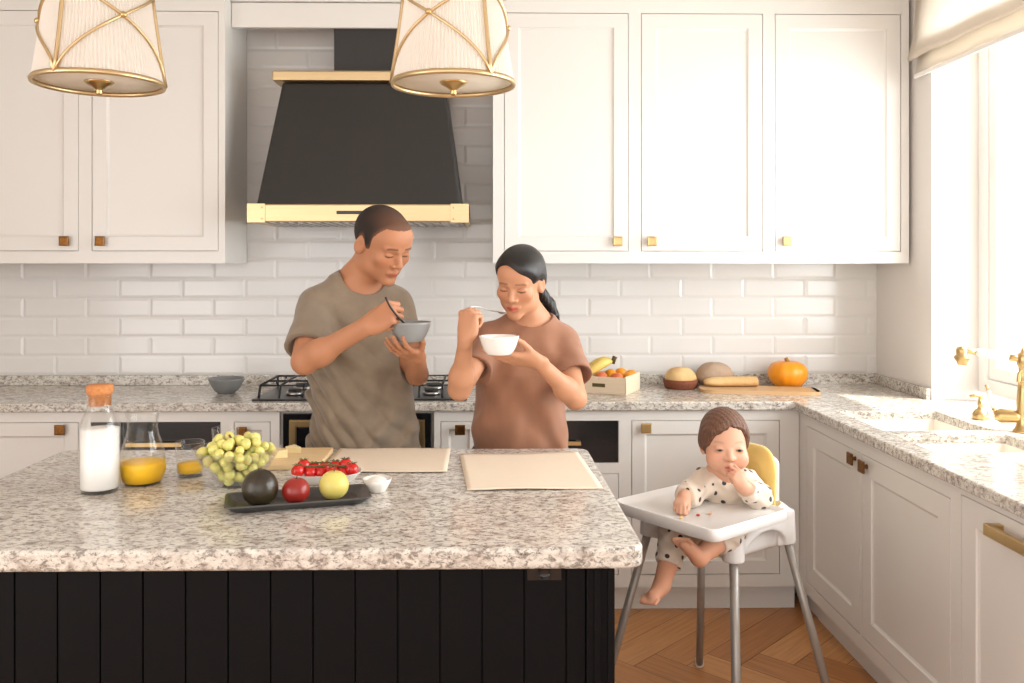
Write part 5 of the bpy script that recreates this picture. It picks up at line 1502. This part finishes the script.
# ------------------------------------------------------------ the child
def build_baby():
    B = Body()
    H = Frame((.747, 2.735, .930), rotm(-4, 2, 0), 1.02)
    head(B, H, baby=True)
    nb = (.757, 2.765, .822); shR, elR, wrR = (.690, 2.760, .798), (.625, 2.690, .775), (.600, 2.642, .782)
    shL, elL, wrL = (.828, 2.775, .792), (.842, 2.690, .766), (.768, 2.612, .820)
    B.cap(H.p((0, .02, -.05)), nb, .042, .045, .02)
    B.cap(nb, shR, .038, .034, .03); B.cap(nb, shL, .038, .034, .03)
    pel = (.815, 2.850, .680)
    B.chain([(.757, 2.778, .76), (.785, 2.818, .70), pel], [.054, .062, .062], .03)
    B.chain([shR, elR, wrR], [.034, .029, .021], .015); B.chain([shL, elL, wrL], [.034, .029, .021], .015)
    kR, aR, tR = (.590, 2.690, .660), (.524, 2.605, .530), (.492, 2.572, .508)
    kL, aL, tL = (.712, 2.605, .676), (.618, 2.530, .640), (.574, 2.505, .684)
    B.chain([(.765, 2.855, .655), kR, aR], [.052, .040, .024], .02); B.chain([(.85, 2.815, .655), kL, aL], [.050, .036, .025], .02)
    def foot(an, toe, sole, w=.022):
        an, toe = np.array(an), np.array(toe); d = toe - an; d /= np.linalg.norm(d)
        sd = np.cross(d, sole); sd /= np.linalg.norm(sd)
        B.cap(an - d * .006 + np.array(sole) * .006, toe, .022, .020, .015)
        for i in range(5):
            o = (i - 2) * .0105; r = .0095 if i == 0 else .0074 - .0004 * i
            p = toe + sd * o + d * .006
            B.cap(p, p + d * (.022 - .002 * abs(i - 1)), r, r * .9, .006)
    foot(aR, tR, (-.2, -.2, -.95)); foot(aL, tL, (-.55, -.70, -.25))
    c1 = [(60, 70, 40)] * 4
    hand(B, wrR, (-.45, -.75, -.25), (-.25, -.35, .9), -1, c1, GRIP_T, .50, fat=1.28)
    c2 = [(55, 75, 40), (60, 75, 40), (65, 75, 40), (70, 75, 40)]
    hand(B, wrL, (-.42, -.10, .80), (.30, -.90, .10), 1, c2, GRIP_T, .50, fat=1.28)
    base = srgb(216, 166, 138)
    def col(V):
        c = skin_col(base)(V)
        lowr = ssm(.70 - V[:, 2], .0, .05); c = mixc(c, lowr * .35, srgb(222, 150, 112))
        return with_alpha(face_paint(H, V, c, base, baby=True, lip=srgb(204, 112, 104)[:3], brow=(.10, .06, .045)))
    O = (.80, 2.84, .60)
    b = iso_obj('person', lambda P, c, r: B.ev(P, c, r), (.40, 2.40, .46), (.94, 2.96, 1.05), .0025, SKIN, None, O, col)
    tag(b, 'toddler in cream polka dot suit sitting in the white high chair', 'person')
    # hair
    zy = np.array([-.2, -.088, -.074, -.060, -.048, -.036, -.026, .03, .06, .2]); zz = np.array([.090, .088, .080, .064, .034, -.016, -.040, -.044, -.050, -.056])
    Sk = Body(); Sk.ell((0, .012, .026), (.067, .083, .072), .02, F=H); Sk.ell((0, -.024, .02), (.061, .058, .052), .02, F=H); Sk.ell((0, .02, -.01), (.069, .062, .055), .02, F=H)
    def hair(P, c, r):
        L = H.inv(P); z0 = np.interp(L[:, 1], zy, zz) - .48 * np.clip(.034 - L[:, 0], 0, .080) * ssm(-L[:, 1], .02, .055) + .002 * np.sin(L[:, 0] * 210) * ssm(-L[:, 1], .0, .05)
        z0 = z0 + .004 * np.sin(L[:, 0] * 130 + 1) + .003 * np.sin(L[:, 0] * 310 + L[:, 1] * 200)
        return np.maximum(Sk.ev(P) - (.0008 + .0040 * ssm(L[:, 2] - z0, 0, .035) + .0010 * np.sin(L[:, 0] * 420 + L[:, 1] * 260)), (z0 - L[:, 2]) * .55 * H.s).astype(f32)
    iso_obj('hair', hair, (.62, 2.60, .82), (.87, 2.87, 1.06), .0025, mat('dark_brown_hair', srgb(50, 34, 27), .45, bump=(280, .8, .002), var=(36, 1.0, (8, 8, .5), srgb(140, 94, 66))), b, O)
    # suit with dots
    T = Body()
    T.chain([(.758, 2.772, .775), (.785, 2.812, .70), pel], [.070, .078, .078], .03)
    T.cap(nb, shR, .038, .040, .03); T.cap(nb, shL, .038, .040, .03)
    q = lambda a, b_, t_: tuple(np.array(a) * (1 - t_) + np.array(b_) * t_)
    T.chain([shR, elR, q(elR, wrR, .85)], [.042, .038, .029], .02); T.chain([shL, elL, q(elL, wrL, .85)], [.042, .038, .029], .02)
    T.chain([(.765, 2.855, .655), kR, q(kR, aR, .68)], [.062, .050, .037], .025); T.chain([(.85, 2.815, .665), kL, q(kL, aL, .5)], [.058, .044, .034], .025)
    C = Body()
    for s0, e0, t_, rr in ((elR, wrR, .80, .05), (elL, wrL, .80, .05), (kR, aR, .62, .06), (kL, aL, .36, .06)):
        a = np.array(q(s0, e0, t_)); d = np.array(e0) - np.array(s0); d /= np.linalg.norm(d); C.pr.append((a, d, rr))
    V1 = Body(); nk = Frame(nb, rotm(7, 22, 0)); V1.ell((0, -.012, .034), (.052, .056, .046), .01, F=nk)
    hd = Body(); head(hd, H, baby=True)
    def suit(P, c, r):
        d = T.ev(P, c, r) - (.0032 * vnoise(P, 48, 3.0)).astype(f32) - (.002 * np.sin(P[:, 2] * 150 + 2 * np.sin(P[:, 0] * 60))).astype(f32)
        for a, dr, rr in C.pr:
            pl = plane(P, a, dr); e = P - a.astype(f32); near = np.sqrt((e * e).sum(1)) < rr * 1.5
            d = np.where(near, np.maximum(d, pl), d)
        return np.maximum(d, -V1.ev(P)).astype(f32)
    dm = mat('dotted_cotton', srgb(232, 218, 200), .9, bump=(420, .25, .001), sheen=.2)
    nt = dm.node_tree; L_ = nt.links.new
    vo = nt.nodes.new('ShaderNodeTexVoronoi'); vo.inputs['Scale'].default_value = 31; vo.inputs['Randomness'].default_value = .55
    tc = nt.nodes.new('ShaderNodeTexCoord'); L_(tc.outputs['Object'], vo.inputs['Vector'])
    mr = nt.nodes.new('ShaderNodeMapRange'); mr.inputs[1].default_value = .235; mr.inputs[2].default_value = .265; mr.inputs[3].default_value = 1; mr.inputs[4].default_value = 0
    L_(vo.outputs['Distance'], mr.inputs[0])
    mx = nt.nodes.new('ShaderNodeMix'); mx.data_type = 'RGBA'; mx.inputs[6].default_value = srgb(222, 207, 189); mx.inputs[7].default_value = srgb(58, 52, 54)
    L_(mr.outputs[0], mx.inputs[0]); L_(mx.outputs[2], nt.nodes['Principled BSDF'].inputs['Base Color'])
    iso_obj('dotted_suit', suit, (.46, 2.50, .50), (.94, 2.98, .90), .003, dm, b, O)
build_baby()
# bits of food on the tray
def crumb(label, loc, r, m, sc):
    o = MB().ball((0, 0, 0), r, 10, sc=sc).build('food_bit', m); o.location = loc
    return tag(o, label, 'food')
crumb('red bit of food on the high chair tray', (.628, 2.585, .744), .006, mat('red_food', srgb(176, 52, 26), .5), (1, .7, .6))
crumb('pale yellow bit of food on the tray beside the hand of the toddler', (.573, 2.562, .744), .006, mat('yellow_food', srgb(232, 196, 110), .6), (1, 1, .6))
crumb('small orange bit of food on the tray in front of the chest of the toddler', (.668, 2.600, .744), .005, mat('orange_food', srgb(226, 150, 70), .6), (1.2, .8, .6))
